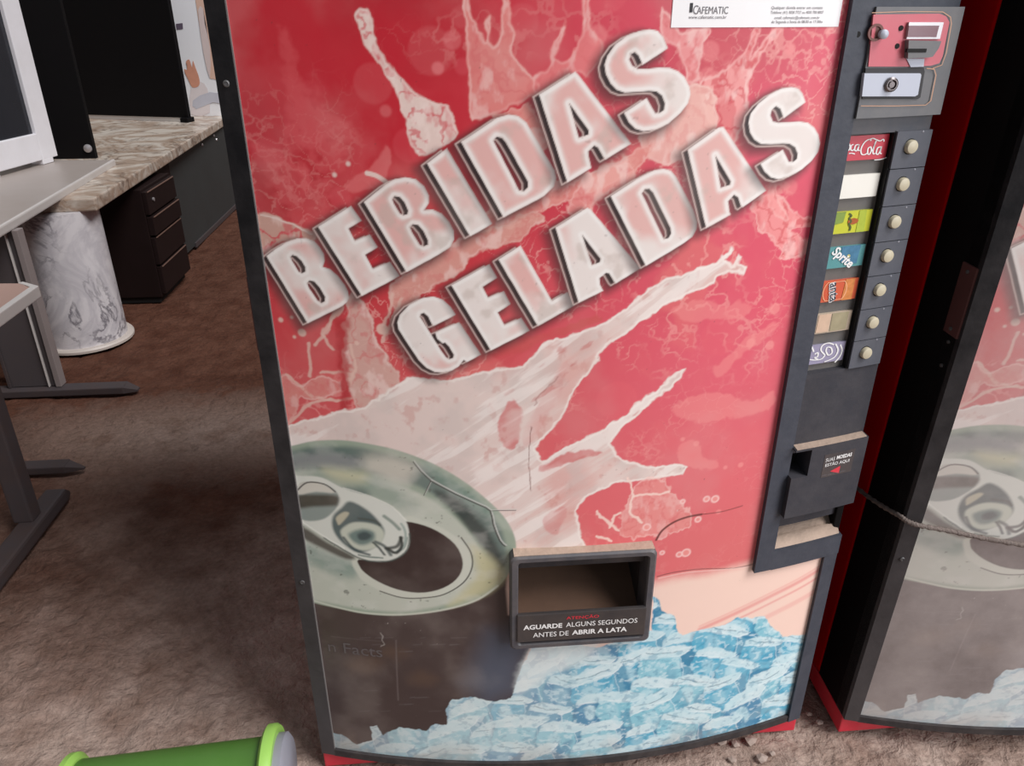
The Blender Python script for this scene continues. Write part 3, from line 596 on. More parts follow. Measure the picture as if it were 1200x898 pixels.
    K.fill(CN([(280,420),(320,380),(360,350),(440,390),(500,450),(520,500),(480,560),(400,590),(320,540),(280,480)]), (72, 90, 90), 0.95, 3, 0, 0, 4)
    K.fill(CN([(295,425),(330,400),(355,405),(340,430),(310,460),(300,450)]), (190, 184, 160), 0.95, 2, 0, 0, 4)
    K.fill(CN([(320,480),(370,450),(440,450),(500,470),(520,510),(490,560),(420,580),(350,550),(320,510)]), (196, 200, 184), 1.0, 2.5, 0, 0, 4)
    K.fill(CN([(360,500),(420,480),(480,500),(470,540),(410,555),(365,530)]), (98, 120, 116), 0.9, 4, 0.006, 0, 4)
    K.fill(CN([(395,505),(430,492),(460,510),(440,530),(405,530)]), (60, 74, 76), 0.9, 3, 0, 0, 4)
    for p, wd, c in (([(330, 520), (380, 575), (450, 600)], 4, (60, 76, 78)), ([(480, 540), (520, 560), (550, 600)], 5, (70, 84, 84)), ([(530, 570), (580, 560), (600, 520)], 5, (40, 48, 46)), ([(560, 590), (610, 570), (628, 520)], 2, (110, 128, 122)),
                     ([(520, 420), (560, 450), (590, 480)], 5, (120, 136, 126)), ([(400, 430), (470, 440), (500, 460)], 3, (70, 76, 70))):
        K.line(CN(p), wd, c, 0.85, 2.0)
    for p, wd, c in (([(636, 500), (638, 540), (622, 584), (570, 620), (500, 634), (420, 622), (330, 578), (240, 522)], 2.2, (66, 78, 74)), ([(600, 455), (618, 500), (612, 550), (580, 585)], 3, (150, 166, 158)),
                     ([(540, 575), (575, 590), (600, 560), (596, 520)], 4.5, (34, 42, 40)), ([(470, 545), (500, 575), (520, 600)], 3.5, (58, 70, 70)), ([(400, 600), (450, 612), (510, 616)], 2.5, (96, 114, 108)),
                     ([(330, 288), (460, 328), (560, 378), (622, 440)], 1.4, (236, 236, 226)), ([(140, 450), (240, 514), (330, 568)], 1.6, (238, 238, 228))):
        K.line(CN(p), wd, c, 0.9, 1.6, 0.003, 0.002)
    K.line(CN([(190, 815), (300, 845), (420, 870), (560, 880), (700, 872), (840, 848), (960, 808), (1050, 745)]), 3, (210, 212, 196), 0.8, 1.5)
    # ---- ice cubes
    icep = SP([(384, 880), (388, 858), (402, 862), (418, 872), (436, 868), (434, 852), (442, 850), (448, 862), (470, 853), (500, 856), (508, 848), (524, 850), (522, 832), (530, 819), (556, 818), (578, 822), (600, 818), (606, 800), (614, 778), (622, 758), (660, 752), (700, 760), (740, 745), (764, 738), (766, 698), (772, 702), (776, 716), (790, 722), (795, 738), (800, 744), (822, 738), (850, 732), (862, 724), (880, 724), (896, 722), (902, 733), (918, 746), (945, 744), (960, 900), (384, 910)])
    idx = K.sel(icep, 0.02); d = K.sd(icep, idx, 0.006, 0.006); m = 1-ss(-1.2*PX, 1.2*PX, d)
    x = X[idx]+0.016*K.wx[idx]+0.003*K.wx2[idx]; z = Z[idx]+0.016*K.wz[idx]+0.003*K.wz2[idx]
    J = Ink(X[idx], Z[idx]); al = np.arange(len(idx)); right = ss(0.26, 0.60, X[idx])
    J.C[:] = np.array(lin((96, 166, 192))); fi = fbm(x*40, z*55, 71, 4); ff = fbm(x*110, z*150, 75, 3)
    J.mix(al, (200, 226, 230), 0.6*ss(0.5, 0.6, fi)); J.mix(al, (52, 112, 150), 0.6*ss(0.45, 0.35, fi))
    rn = random.Random(21); spots = []
    for r_ in range(8):
        for c_ in range(13): spots.append((392+c_*46+(r_ % 2)*23+rn.uniform(-11, 11), 706+r_*26+rn.uniform(-8, 8)))
    for qx, qy in spots:
        sc = rn.uniform(0.85, 1.35); an = rn.uniform(-0.45, 0.25); pal = rn.random()
        def T(pts): return [(qx+sc*(u*math.cos(an)-v*math.sin(an)), qy+sc*(u*math.sin(an)+v*math.cos(an))) for u, v in pts]
        front = (84, 170, 200) if pal < .45 else ((150, 204, 216) if pal < .8 else (60, 124, 166))
        J.fill(T([(-26, -10), (16, -12), (27, -4), (26, 17), (12, 23), (-24, 20)]), (40, 100, 138), 0.55, 4, 0.008, 0.004, 2)
        J.fill(T([(-24, -8), (14, -8), (14, 19), (-22, 18)]), front, 0.9, 1.6, 0.008, 0.005, 2)
        J.fill(T([(14, -8), (25, -14), (25, 10), (14, 19)]), (56, 122, 160) if pal < .7 else (116, 178, 198), 0.85, 1.6, 0.007, 0.004, 2)
        J.fill(T([(-24, -8), (-10, -18), (24, -16), (14, -7)]), (224, 238, 238), 0.9, 1.8, 0.008, 0.005, 2)
        J.fill(T([(-16, -2), (-4, -4), (-2, 8), (-12, 12)]), (206, 230, 234), rn.uniform(.2, .85), 3, 0.010, 0.006, 3)
        J.fill(T([(2, 4), (10, 2), (8, 14), (0, 15)]), (44, 108, 150), rn.uniform(.1, .7), 3, 0.010, 0.006, 3)
        J.line(T([(-24, -7), (0, -8.5), (14, -7.5), (25, -14)]), 1.5, (246, 250, 250), 0.85, 0.8, 0.007, 0.004, 3)
        J.line(T([(14, -7), (15, 6), (13, 18)]), 1.3, (236, 246, 248), 0.7, 0.8, 0.006, 0.004, 3)
        J.line(T([(-22, 18), (-4, 20), (13, 19), (25, 11)]), 1.7, (36, 78, 104), 0.7, 1.0, 0.007, 0.004, 3)
        if rn.random() < .5: J.line(T([(-18, -13), (-2, -11), (12, -12)]), 1.6, (60, 96, 116), 0.75, 0.8, 0.008, 0.005, 3)
        if rn.random() < .5: J.line(T([(-20, 6), (-8, 10), (4, 6), (10, 10)]), 1.4, (240, 248, 248), 0.75, 0.8, 0.010, 0.006, 3)
    J.mix(al, (236, 245, 245), 0.5*ss(0.42, 0.32, ff)); J.mix(al, (46, 116, 152), 0.4*ss(0.62, 0.72, ff)); J.mix(al, (170, 214, 224), 0.25*ss(0.45, 0.6, fi))
    J.mix(al, (196, 210, 210), 0.45*(1-right)); J.mix(al, (120, 116, 108), 0.35*(1-ss(0.04, 0.22, X[idx]))); J.mix(al, (74, 176, 204), 0.16*right)
    base = J.C
    K.C[idx] = K.C[idx]*(1-m[:, None])+base*m[:, None]
    # whitish mist between the can and the ice
    K.fill([(620, 760), (648, 752), (700, 752), (690, 772), (650, 790), (612, 812), (606, 800)], (226, 232, 230), 0.7, 8, 0.01, 0.006, 4)
    # ---- wear: cracks, a lifted vinyl edge with its shadow painted in, scuffs, dust specks
    for p, wd in (([(769, 633), (776, 622), (790, 612), (806, 606), (822, 603)], 3.2), ([(822, 603), (845, 600), (870, 593)], 1.2), ([(770, 676), (790, 671), (822, 667), (860, 666), (884, 661)], 1.3)):
        K.line(p, wd, (92, 40, 38), 0.9, 0.8)
    K.line([(772, 678), (800, 672), (824, 669.5), (884, 664)], 1.6, (250, 216, 206), 0.6)
    for p, wd in ((CN([(655, 165), (690, 210), (738, 255)]), 1.6), (CN([(738, 255), (705, 322)]), 1.4), (CN([(738, 255), (850, 315), (960, 365), (1015, 395), (1030, 460), (1060, 535), (1085, 560)]), 2.4), (CN([(1015, 395), (1075, 393), (1135, 392)]), 1.2)):
        K.line([(q[0]+1.4, q[1]-1.2) for q in p], wd*0.8, (208, 208, 202), 0.8, 0.7, 0, 0, 2); K.line(p, wd*0.8, (40, 38, 36), 0.9, 0.7, 0, 0, 2)
    K.line([(622, 500), (620, 540), (622, 575)], 1.0, (120, 60, 56), 0.8, 0.7, 0.004, 0.004)
    K.line([(625, 475), (640, 455), (655, 442)], 1.4, (140, 60, 58), 0.5, 1.0, 0.008, 0.008)
    K.line([(446, 741), (450, 746), (448, 750), (451, 756), (447, 758)], 2, (170, 164, 158), 0.6, 0.8, 0.006, 0.008)
    sp = vnoise(X*420, Z*420, 91); K.mix(allv, (214, 206, 198), 0.7*ss(0.965, 0.99, sp)*ss(0.5, 0.7, big)*low)
    sp = vnoise(X*330, Z*330, 93); K.mix(allv, (60, 46, 42), 0.5*ss(0.975, 0.995, sp)*ss(0.45, 0.65, med))
    K.mix(allv, (150, 128, 112), 0.35*ss(0.13, 0.055, Z)*ss(0.4, 0.6, med))
    K.mix(allv, (214, 200, 190), 0.10*ss(0.45, 0.8, fbm(X*11, Z*11, 95, 5)))
    return np.clip(K.C, 0, 1)

# ================================================================== the place
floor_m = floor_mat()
def make_floor():
    def axis(a, b, c, d, fine, coarse):
        l = list(np.arange(a, b, coarse))+list(np.arange(b, c, fine))+list(np.arange(c, d+coarse*0.5, coarse)); return np.array(l)
    xs = axis(-5.0, -1.7, 1.7, 4.6, 0.011, 0.11); ys = axis(-4.6, -0.35, 1.9, 6.4, 0.011, 0.11)
    X, Y = np.meshgrid(xs, ys); x, y = X.ravel(), Y.ravel()
    wx = x+0.25*fbm(x*3, y*3, 5, 4); wy = y+0.25*fbm(x*3, y*3, 6, 4)
    h = -0.010*fbm(wx*9, wy*9, 1, 5)-0.006*fbm(x*45, y*45, 2, 3)
    layer = fbm(wx*1.7+3.1, wy*1.7, 3, 5); h -= 0.007*ss(0.505, 0.515, layer)              # broken top coat of cement
    pit = fbm(x*30, y*30, 4, 3); h -= 0.006*ss(0.70, 0.80, pit)
    V = np.stack([x, y, np.minimum(h, 0)], 1); nx, ny = len(xs), len(ys)
    i = np.arange(ny-1)[:, None]*nx+np.arange(nx-1)[None, :]
    Fc = np.stack([i, i+1, i+nx+1, i+nx], -1).reshape(-1, 4)
    me = bpy.data.meshes.new('floor'); me.vertices.add(len(V)); me.vertices.foreach_set('co', V.ravel())
    me.loops.add(Fc.size); me.loops.foreach_set('vertex_index', Fc.ravel().astype(np.int32))
    me.polygons.add(len(Fc)); me.polygons.foreach_set('loop_start', np.arange(0, Fc.size, 4, dtype=np.int32))
    me.update(calc_edges=True)
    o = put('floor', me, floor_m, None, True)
    return tag(o, 'rough brown concrete floor with broken top coat and trodden soil', kind='structure')
make_floor()
plaster = mat('plaster', (150, 140, 132), 0.9, var=0.15, scale=3, bump=0.3, bscale=30, dust=0.4, dust_rgb=(96, 80, 70), dscale=1.5)
tag(box('wall_back', -5.1, 4.7, 6.4, 6.55, -0.1, 3.6, plaster, bev=0), 'plain plastered back wall of the shed', kind='structure')
tag(box('wall_left', -5.15, -5.0, -4.6, 6.4, -0.1, 3.6, plaster, bev=0), 'plain plastered left wall of the shed', kind='structure')
tag(box('wall_right', 4.6, 4.75, -1.0, 6.4, -0.1, 3.6, plaster, bev=0), 'plain plastered right wall of the shed', kind='structure')

# ------------------------------------------------------------------ vending machine
black = mat('black_plastic', (17, 17, 20), 0.65, var=0.2, scale=20, dust=0.10, dust_rgb=(100, 94, 94), dscale=24, bump=0.15, spec=0.2, low_dust=0.6)
side_black = mat('black_door_side', (14, 12, 13), 0.7, var=0.2, spec=0.15)
slate = mat('slate_plastic', (62, 65, 74), 0.5, var=0.12, scale=18, dust=0.16, dust_rgb=(112, 112, 118), dscale=34, bump=0.15, spec=0.3)
slate_d = mat('slate_plastic_dark', (54, 54, 60), 0.55, var=0.14, scale=16, dust=0.24, dust_rgb=(100, 94, 94), dscale=20, bump=0.15, spec=0.3)
red = mat('red_enamel', (196, 6, 14), 0.8, var=0.08, scale=6, spec=0.05)
plinth_red = mat('red_plinth_paint', (208, 40, 62), 0.45, var=0.08, scale=8, dust=0.25, dust_rgb=(176, 120, 110), dscale=18)
silver = mat('silver_metal', (186, 190, 202), 0.5, 0.1, var=0.06, dust=0.1, dust_rgb=(170, 166, 166), spec=0.3)
keym = mat('slate_key_block', (84, 86, 94), 0.5, var=0.1, scale=30, dust=0.2, dust_rgb=(116, 114, 116), dscale=40, bump=0.1, spec=0.3)
trim_dusty = mat('dusty_black_trim', (52, 49, 50), 0.6, var=0.15, scale=18, dust=0.4, dust_rgb=(104, 94, 90), dscale=26, bump=0.15, spec=0.2)
chrome = mat('chrome', (186, 182, 184), 0.35, 0.6, var=0.05)
greym = mat('worn_grey_metal', (108, 108, 110), 0.5, 0.1, var=0.12, dust=0.3, dust_rgb=(136, 130, 126), dscale=30, spec=0.3)
hole = mat('dark_recess', (10, 9, 9), 0.8, var=0.1)
dirt = mat('dust_heap', (172, 150, 134), 0.95, var=0.2, scale=40, bump=0.4, bscale=120)
white_ink = mat('white_lettering', (232, 230, 228), 0.5, var=0.05)
grey_ink = mat('grey_lettering', (112, 108, 112), 0.5, var=0.05)
dark_ink = mat('dark_lettering', (44, 42, 46), 0.5, var=0.05)
red_ink = mat('red_lettering', (206, 52, 66), 0.5, var=0.06)
paper = mat('white_paper', (246, 244, 244), 0.5, var=0.02)
alu = mat('thin_aluminium_edge', (150, 146, 144), 0.4, 0.3, var=0.1)
screwm = mat('screw_steel', (96, 94, 94), 0.45, 0.4, var=0.1)

XR = 0.769                       # right edge of the tall part of the poster
ZB, ZT = 0.058, 1.62             # poster bottom and top
STEP = 0.459                     # where the poster widens
CH = (0.3535, 0.588, 0.359, 0.551)   # delivery hatch outline x0, x1, z0, z1

print_m = print_mat('printed_vinyl', 0.05, rough=0.42)
print_dusty = print_mat('printed_vinyl_dusty', 0.30, (206, 194, 190), rough=0.55, fade=0.28)
def make_print(parent):
    xs = np.linspace(0.020, 0.914, 640)
    zs = np.concatenate([np.arange(ZB, 1.345, 0.00142), np.linspace(1.346, ZT, 70)])
    X, Z = np.meshgrid(xs, zs); x, z = X.ravel(), Z.ravel(); nx, nz = len(xs), len(zs)
    col = np.ones((len(x), 4)); col[:, :3] = paint(x, z)
    V = np.stack([x, bow_y(x), z], 1)
    i = np.arange(nz-1)[:, None]*nx+np.arange(nx-1)[None, :]
    xc = (xs[:-1]+xs[1:])/2; zc = (zs[:-1]+zs[1:])/2; XC, ZC = np.meshgrid(xc, zc)
    keep = ~((XC > XR+0.012) & (ZC > STEP+0.012)) & ~((XC > CH[0]+0.008) & (XC < CH[1]-0.008) & (ZC > CH[2]+0.01) & (ZC < CH[3]-0.01))
    i = i[keep]; Fc = np.stack([i, i+1, i+nx+1, i+nx], -1)
    used = np.zeros(len(V), bool); used[Fc.ravel()] = True; new = np.cumsum(used)-1; Fc = new[Fc]; V = V[used]; col = col[used]
    me = bpy.data.meshes.new('printed_panel'); me.vertices.add(len(V)); me.vertices.foreach_set('co', V.ravel())
    me.loops.add(Fc.size); me.loops.foreach_set('vertex_index', Fc.ravel().astype(np.int32))
    me.polygons.add(len(Fc)); me.polygons.foreach_set('loop_start', np.arange(0, Fc.size, 4, dtype=np.int32))
    me.update(calc_edges=True)
    ca = me.color_attributes.new('ink', 'FLOAT_COLOR', 'POINT'); ca.data.foreach_set('color', col.astype(np.float32).ravel())
    o = put('printed_panel', me, print_m, parent, True)
    o['label'] = 'red poster with splashes, an open can and ice cubes'
    return o

def make_machine():
    root = empty('vending_machine')
    H = 1.80
    # red cabinet behind the door, plinth, black door shell
    box('cabinet', 0.0, W, 0.112, 0.76, 0.046, H, red, root, 0.004)
    box('plinth', 0.0, W, 0.0, 0.74, 0.0, 0.045, plinth_red, root, 0.003)
    sh = box('door_side', 0.0, 0.012, 0.002, 0.110, 0.046, H, side_black, root, 0.002)
    box('door_side', W-0.012, W, 0.002, 0.110, 0.046, H, side_black, root, 0.002)
    pl = box('strike_plate', -0.003, 0.002, -0.0, 0.034, 0.878, 0.988, mat('rusty_plate', (88, 52, 50), 0.6, 0.2, var=0.3, scale=30), sh, 0.001)
    for z in (0.888, 0.978, 0.866, 0.826):
        turn('bolt', [(0.0, 0), (0.003, 0), (0.003, 0.002), (0.0001, 0.0028)], Matrix.Translation((-0.0028 if z in (0.888, 0.978) else 0.0, 0.017, z)) @ Matrix.Rotation(-math.pi/2, 4, 'Y'), screwm, sh, 10)
    box('door_back', 0.012, W-0.012, 0.084, 0.109, 0.046, H, side_black, root, 0)
    bowbox('door_top', 0.0, W, H-0.012, H, 0.006, 0.02, black, root)
    # poster and the frame round it
    pr = make_print(root)
    fl = bowbox('frame_left', 0.0, 0.0255, 0.046, H, 0.006, 0.03, black, root, 3, 0.003)
    ed = bowbox('poster_edge', 0.0250, 0.0270, 0.062, 1.62, 0.0035, 0.001, alu, root, 2, 0)
    for py in ((266, 98), (352, 682)):
        x, z = S(py[0], py[1], 0.006)
        turn('screw', [(0.0, 0), (0.0042, 0), (0.0042, 0.0012), (0.0026, 0.0022), (0.0024, 0.0012), (0.0001, 0.0012)], Matrix.Translation((0.013, bow_y(0.013)-0.0058, z)) @ Matrix.Rotation(math.pi/2, 4, 'X'), screwm, fl, 14)
    fb = bowbox('frame_bottom', 0.024, 0.914, 0.045, 0.0605, 0.006, 0.05, trim_dusty, root)
    bowbox('frame_top', 0.0255, W, 1.60, H-0.012, 0.006, 0.05, black, root)
    bowbox('frame_right_tall', XR+0.003, 0.804, STEP, 1.60, 0.010, 0.05, slate, root, 4, 0.003)
    st = bowbox('frame_step', 0.8035, W, STEP-0.001, 0.497, 0.010, 0.05, slate, root, 6, 0.003)
    bowbox('frame_right_low', 0.913, W, 0.045, STEP, 0.008, 0.05, slate, root, 3, 0.003)
    turn('screw', [(0.0, 0), (0.0035, 0), (0.0035, 0.0004), (0.0001, 0.0004)], Matrix.Translation((0.787, bow_y(0.787)-0.0098, S(1003, 40)[1])) @ Matrix.Rotation(math.pi/2, 4, 'X'), hole, st, 12)
    # notice sheet with small print
    x0, z0 = S(785, 31); x1, z1 = S(982.5, 34)
    nt = bowbox('notice_sheet', 0.546, 0.7625, 1.3005, 1.44, 0.0008, -0.0003, paper, root, 12, 0)
    nt['label'] = 'white notice sheet with small print'
    lx, lz = S(836, 11)
    bowbox('logo_block', S(808, 10)[0], S(811.5, 10)[0], 1.3165, 1.3265, 0.0012, -0.0008, dark_ink, nt, 2, 0)
    bow_text('lettering', 'C', S(815, 12)[0], S(815, 12)[1]+0.0005, 0.006, 0.0095, 0.0012, grey_ink, nt)
    bow_text('lettering', 'AFEMATIC', S(835, 12)[0], S(835, 12)[1], 0.0385, 0.0078, 0.0012, grey_ink, nt)
    bow_text('lettering', 'www.cafematic.com.br', S(829, 20)[0], S(829, 20)[1], 0.047, 0.0035, 0.0012, grey_ink, nt)
    for s, y, wd in (('Qualquer dúvida entrar em contato', 9.5, 0.068), ('Telefone: (41) 3028 7727 ou 4000 700 8007', 15, 0.070), ('email: cafematic@cafematic.com.br', 21, 0.060), ('de Segunda a Sexta de 08:00 as 17:30hs', 26, 0.068)):
        x, z = S(934, y); bow_text('lettering', s, x, z, wd, 0.0042, 0.0012, grey_ink, nt)
    x, z = S(424, 762); bow_text('lettering', 'n Facts', x-0.012, z, 0.095, 0.024, 0.0006, mat('faded_lettering', (98, 90, 90), 0.6, var=0.3, scale=60), pr, bold=0.0)

    # ---- delivery hatch
    hx0, hx1, hz0, hz1 = CH
    hb = root
    bez = bmesh.new(); o_ = rrect(hx0, hx1, hz0, hz1, 0.010); i_ = rrect(hx0+0.013, hx1-0.013, hz0+0.012, hz1-0.012, 0.006)
    fy = -BOW-0.020
    def ring(p, y): return [bez.verts.new((x, y, z)) for x, z in p]
    a0 = ring(o_, -BOW+0.012); a1 = ring(o_, fy+0.003); a2 = ring([(x+(0.003 if x < .47 else -.003), z+(0.003 if z < .45 else -.003)) for x, z in o_], fy)
    b2 = ring([(x+(-0.002 if x < .47 else .002), z+(-0.002 if z < .45 else .002)) for x, z in i_], fy); b1 = ring(i_, fy+0.003); b0 = ring(i_, -BOW+0.03)
    for p, q in ((a0, a1), (a1, a2), (a2, b2), (b2, b1), (b1, b0)):
        for k in range(len(p)): bez.faces.new((p[k], p[(k+1) % len(p)], q[(k+1) % len(p)], q[k]))
    bz = from_bm('hatch_bezel', bez, mat('hatch_plastic', (70, 70, 76), 0.4, var=0.15, dust=0.35, dust_rgb=(132, 120, 112), dscale=20), root)
    box('dust_ridge', hx0+0.006, hx1-0.004, fy+0.004, -BOW+0.004, hz1-0.0008, hz1+0.0014, dirt, bz, 0.0006)
    ix0, ix1, iz0, iz1 = hx0+0.013, hx1-0.013, hz0+0.012, hz1-0.012
    chd = mat('chute_dark', (52, 44, 42), 0.7, var=0.2)
    box('chute_side', ix0-0.004, ix0, -BOW+0.028, 0.082, iz0, iz1, chd, root, 0)
    box('chute_side', ix1, ix1+0.004, -BOW+0.028, 0.082, iz0, iz1, chd, root, 0)
    box('chute_roof', ix0-0.004, ix1+0.004, -BOW+0.028, 0.082, iz1, iz1+0.004, chd, root, 0)
    bm = bmesh.new()
    v = [bm.verts.new(p) for p in ((ix0, -BOW-0.004, iz0+0.020), (ix1, -BOW-0.004, iz0+0.020), (ix1, 0.070, iz0+0.075), (ix0, 0.070, iz0+0.075), (ix0, 0.080, iz1), (ix1, 0.080, iz1))]
    bm.faces.new((v[0], v[1], v[2], v[3])); bm.faces.new((v[3], v[2], v[5], v[4]))
    from_bm('chute_ramp', bm, mat('dusty_brown_ramp', (104, 78, 62), 0.85, var=0.25, scale=20, bump=0.2), root)
    flp = box('hatch_flap', ix0, ix1, -BOW+0.004, -BOW+0.010, iz1-0.028, iz1, mat('flap_dark', (34, 36, 42), 0.4, var=0.2, dust=0.2), root, 0.001)
    wp = box('warning_plate', hx0+0.011, hx1-0.010, fy-0.0035, fy+0.004, hz0+0.020, hz0+0.078, mat('warning_black', (50, 48, 50), 0.4, var=0.12, dust=0.15), root, 0.0015)
    wx = (hx0+hx1)/2
    def flat_text(s, cx, cz, wd, ht, m, bold=0.0):
        v, f = text_geo(s, 1.0, bold); a = np.array(v); lo = a.min(0); hi = a.max(0); a = (a-(lo+hi)/2)/(hi-lo)*np.array([wd, ht])
        from_py('lettering', [(cx+p[0], fy-0.0041, cz+p[1]) for p in a], f, m, wp)
    zt = hz0+0.078
    flat_text('ATENÇÃO', wx+0.001, zt-0.0105, 0.054, 0.0090, red_ink, 0.012)
    flat_text('AGUARDE', wx-0.0643, zt-0.0255, 0.064, 0.0100, white_ink, 0.03)
    flat_text('ALGUNS SEGUNDOS', wx+0.0335, zt-0.0250, 0.119, 0.0100, white_ink, 0.004)
    flat_text('ANTES DE', wx-0.0507, zt-0.0430, 0.059, 0.0100, white_ink, 0.004)
    flat_text('ABRIR A LATA', wx+0.0305, zt-0.0425, 0.092, 0.0100, white_ink, 0.03)

    # ---- coin mechanism
    zc0 = 1.193
    cp = bowbox('coin_plate', 0.8045, 0.9395, zc0, 1.3225, 0.014, 0.03, greym, root, 5, 0.003)
    cp2 = bowbox('coin_plate_head', 0.8045, 0.9395, 1.3225, 1.46, 0.002, 0.03, slate, root, 5, 0.002)
    copper = mat('copper_line', (184, 140, 112), 0.4, 0.2, var=0.1)
    def loop(poly, off, wd, m, par, name='pinstripe'):
        ribbon(name, [poly+[poly[0]]], off, m, par, wd)
    OFC = 0.0142
    def L2(px, py, off=OFC): return S(px, py, off)
    rl = SP([(1017, 78), (1023, 17), (1100, 16), (1108, 19), (1112, 26), (1104, 66), (1100, 74), (1090, 77), (1064, 78)], OFC)
    lab = bowpoly('coin_label', rl, 0.0156, -0.012, mat('faded_red_label', (196, 92, 104), 0.45, var=0.1, scale=30, dust=0.15, dust_rgb=(190, 150, 150)), cp)
    ribbon('pinstripe', [SP([(1021, 15), (1060, 13.5), (1104, 14), (1113, 20), (1114, 28), (1108, 62), (1103, 76), (1092, 80)], OFC)], 0.0160, copper, cp, 0.0014)
    ribbon('pinstripe', [SP([(1008, 124), (1050, 124), (1084, 123), (1090, 118), (1096, 88), (1094, 81), (1085, 80)], OFC)], 0.0160, copper, cp, 0.0016)
    # display window
    dx0, dz1 = L2(1062, 27); dx1, dz0 = L2(1101, 45)
    bowpoly('display_frame', SP([(1060, 45.5), (1063, 26), (1103.5, 26), (1099, 45.5)], OFC), 0.019, -0.012, chrome, cp)
    bowpoly('display_window', SP([(1063, 43.5), (1065, 30), (1100.5, 30), (1097, 43.5)], 0.019), 0.0196, -0.016, mat('dark_red_display', (92, 30, 48), 0.15, var=0.15), cp)
    cb = bowpoly('coin_slot_block', SP([(1059, 68), (1060, 47), (1098, 48), (1095, 56), (1088, 66), (1083, 67)], OFC), 0.024, -0.010, greym, cp)
    bowpoly('coin_slot', SP([(1062.5, 61.5), (1063.5, 57), (1086, 57), (1085, 61.5)], 0.024), 0.0246, -0.02, hole, cb)
    bowpoly('coin_lip', SP([(1066, 78.5), (1061, 68.5), (1082, 68.5), (1081, 78)], OFC), 0.017, -0.010, silver, cp)
    x, z = L2(1025, 38); R90 = Matrix.Rotation(math.pi/2, 4, 'X')
    turn('button_ring', [(0.0001, 0.0), (0.010, 0.0), (0.010, 0.003), (0.007, 0.003), (0.007, 0.0012), (0.0001, 0.0012)], Matrix.Translation((x, bow_y(x)-0.0143, z)) @ R90, mat('brown_ring', (110, 70, 64), 0.4, 0.3, var=0.1), cp, 22)
    x, z = L2(1032, 40)
    turn('coin_return_button', [(0.0001, 0.0), (0.0055, 0.0), (0.0055, 0.009), (0.004, 0.0105), (0.0001, 0.011)], Matrix.Translation((x, bow_y(x)-0.0143, z)) @ R90, silver, cp, 20)
    for q in ((1055, 33), (1050.5, 54)):
        x, z = L2(*q); turn('screw_hole', [(0.0001, 0), (0.0032, 0), (0.0032, 0.0006), (0.0001, 0.0006)], Matrix.Translation((x, bow_y(x)-0.0156, z)) @ R90, hole, cp, 12)
    bowpoly('dark_gap', SP([(1010, 116), (1014, 80), (1082, 79), (1083, 84), (1078, 114), (1075, 116)], OFC), 0.0155, -0.012, mat('gap_dark', (48, 46, 48), 0.6, var=0.1), cp)
    lk = bowpoly('lock_plate', SP([(1010, 113), (1013, 86), (1078.5, 86), (1079.5, 88), (1075.5, 111), (1072, 113)], 0.018), 0.0185, -0.012, silver, cp)
    x, z = L2(1043, 99, 0.018)
    turn('lock', [(0.0001, 0), (0.0088, 0), (0.0088, 0.004), (0.007, 0.0055), (0.0058, 0.0055), (0.0056, 0.002), (0.0036, 0.002), (0.0036, 0.005), (0.0001, 0.005)], Matrix.Translation((x, bow_y(x)-0.018, z)) @ R90, mat('lock_steel', (120, 112, 112), 0.3, 0.8, var=0.1), lk, 24)
    bowbox('header_bar', 0.8045, 0.934, 1.172, 1.1925, 0.004, 0.03, mat('slate_bar', (60, 63, 72), 0.45, var=0.1, dust=0.2), root, 5, 0.002)  # slate header bar above the drink cards

    # ---- selection window with seven cards
    DEP = 0.008
    bowbox('card_back', 0.803, 0.879, 0.823, 1.174, -DEP, 0.028, mat('card_rail_grey', (92, 90, 88), 0.5, var=0.1, dust=0.2), root, 4, 0)
    bowbox('card_slot_wall', 0.8765, 0.8785, 0.823, 1.174, 0.004, DEP, mat('slot_black', (18, 17, 18), 0.6, var=0.1), root, 2, 0)
    cards = [((988, 158.5), (1042, 158.5), (1037, 186), (984, 189), 'red soda card', (196, 62, 76)),
             ((981, 205), (1035, 204), (1029, 231), (977, 232.5), 'blank white card', (236, 232, 222)),
             ((974, 248), (1027, 246.5), (1021, 272), (970, 273.5), 'yellow green card', (196, 198, 54)),
             ((966, 289), (1019, 288), (1013, 312.5), (962, 314), 'teal card', (88, 148, 150)),
             ((959, 329), (1010, 327), (1005, 351.5), (955, 353.5), 'orange card', (206, 92, 62)),
             ((952, 367), (1003, 365.5), (997, 388.5), (948, 390), 'faded beige card', (186, 168, 148)),
             ((944, 404), (995, 402), (990, 424), (941, 426), 'pale violet card', (150, 144, 168))]
    cobj = []
    for k, (a, b, c, d, lb, rgb) in enumerate(cards):
        q = SP([d, c, b, a], -DEP+0.004)
        x0 = 0.8035; x1 = 0.8745 if k == 0 else 0.872; za = (q[3][1]+q[2][1])/2; zb_ = (q[0][1]+q[1][1])/2
        o = bowbox('drink_card', x0, x1, zb_, za, -DEP+0.004, DEP+0.001, mat('card_'+lb.replace(' ', '_'), rgb, 0.3, var=0.06), root, 3, 0)
        o['label'] = lb; cobj.append((o, x0, x1, zb_, za))
    CO = -DEP+0.0046
    Z1 = lambda pts: spline(SP(Q(930, 130, 5.2824, pts), CO), 5)
    Z2 = lambda pts: spline(SP(Q(930, 280, 5.2824, pts), CO), 5)
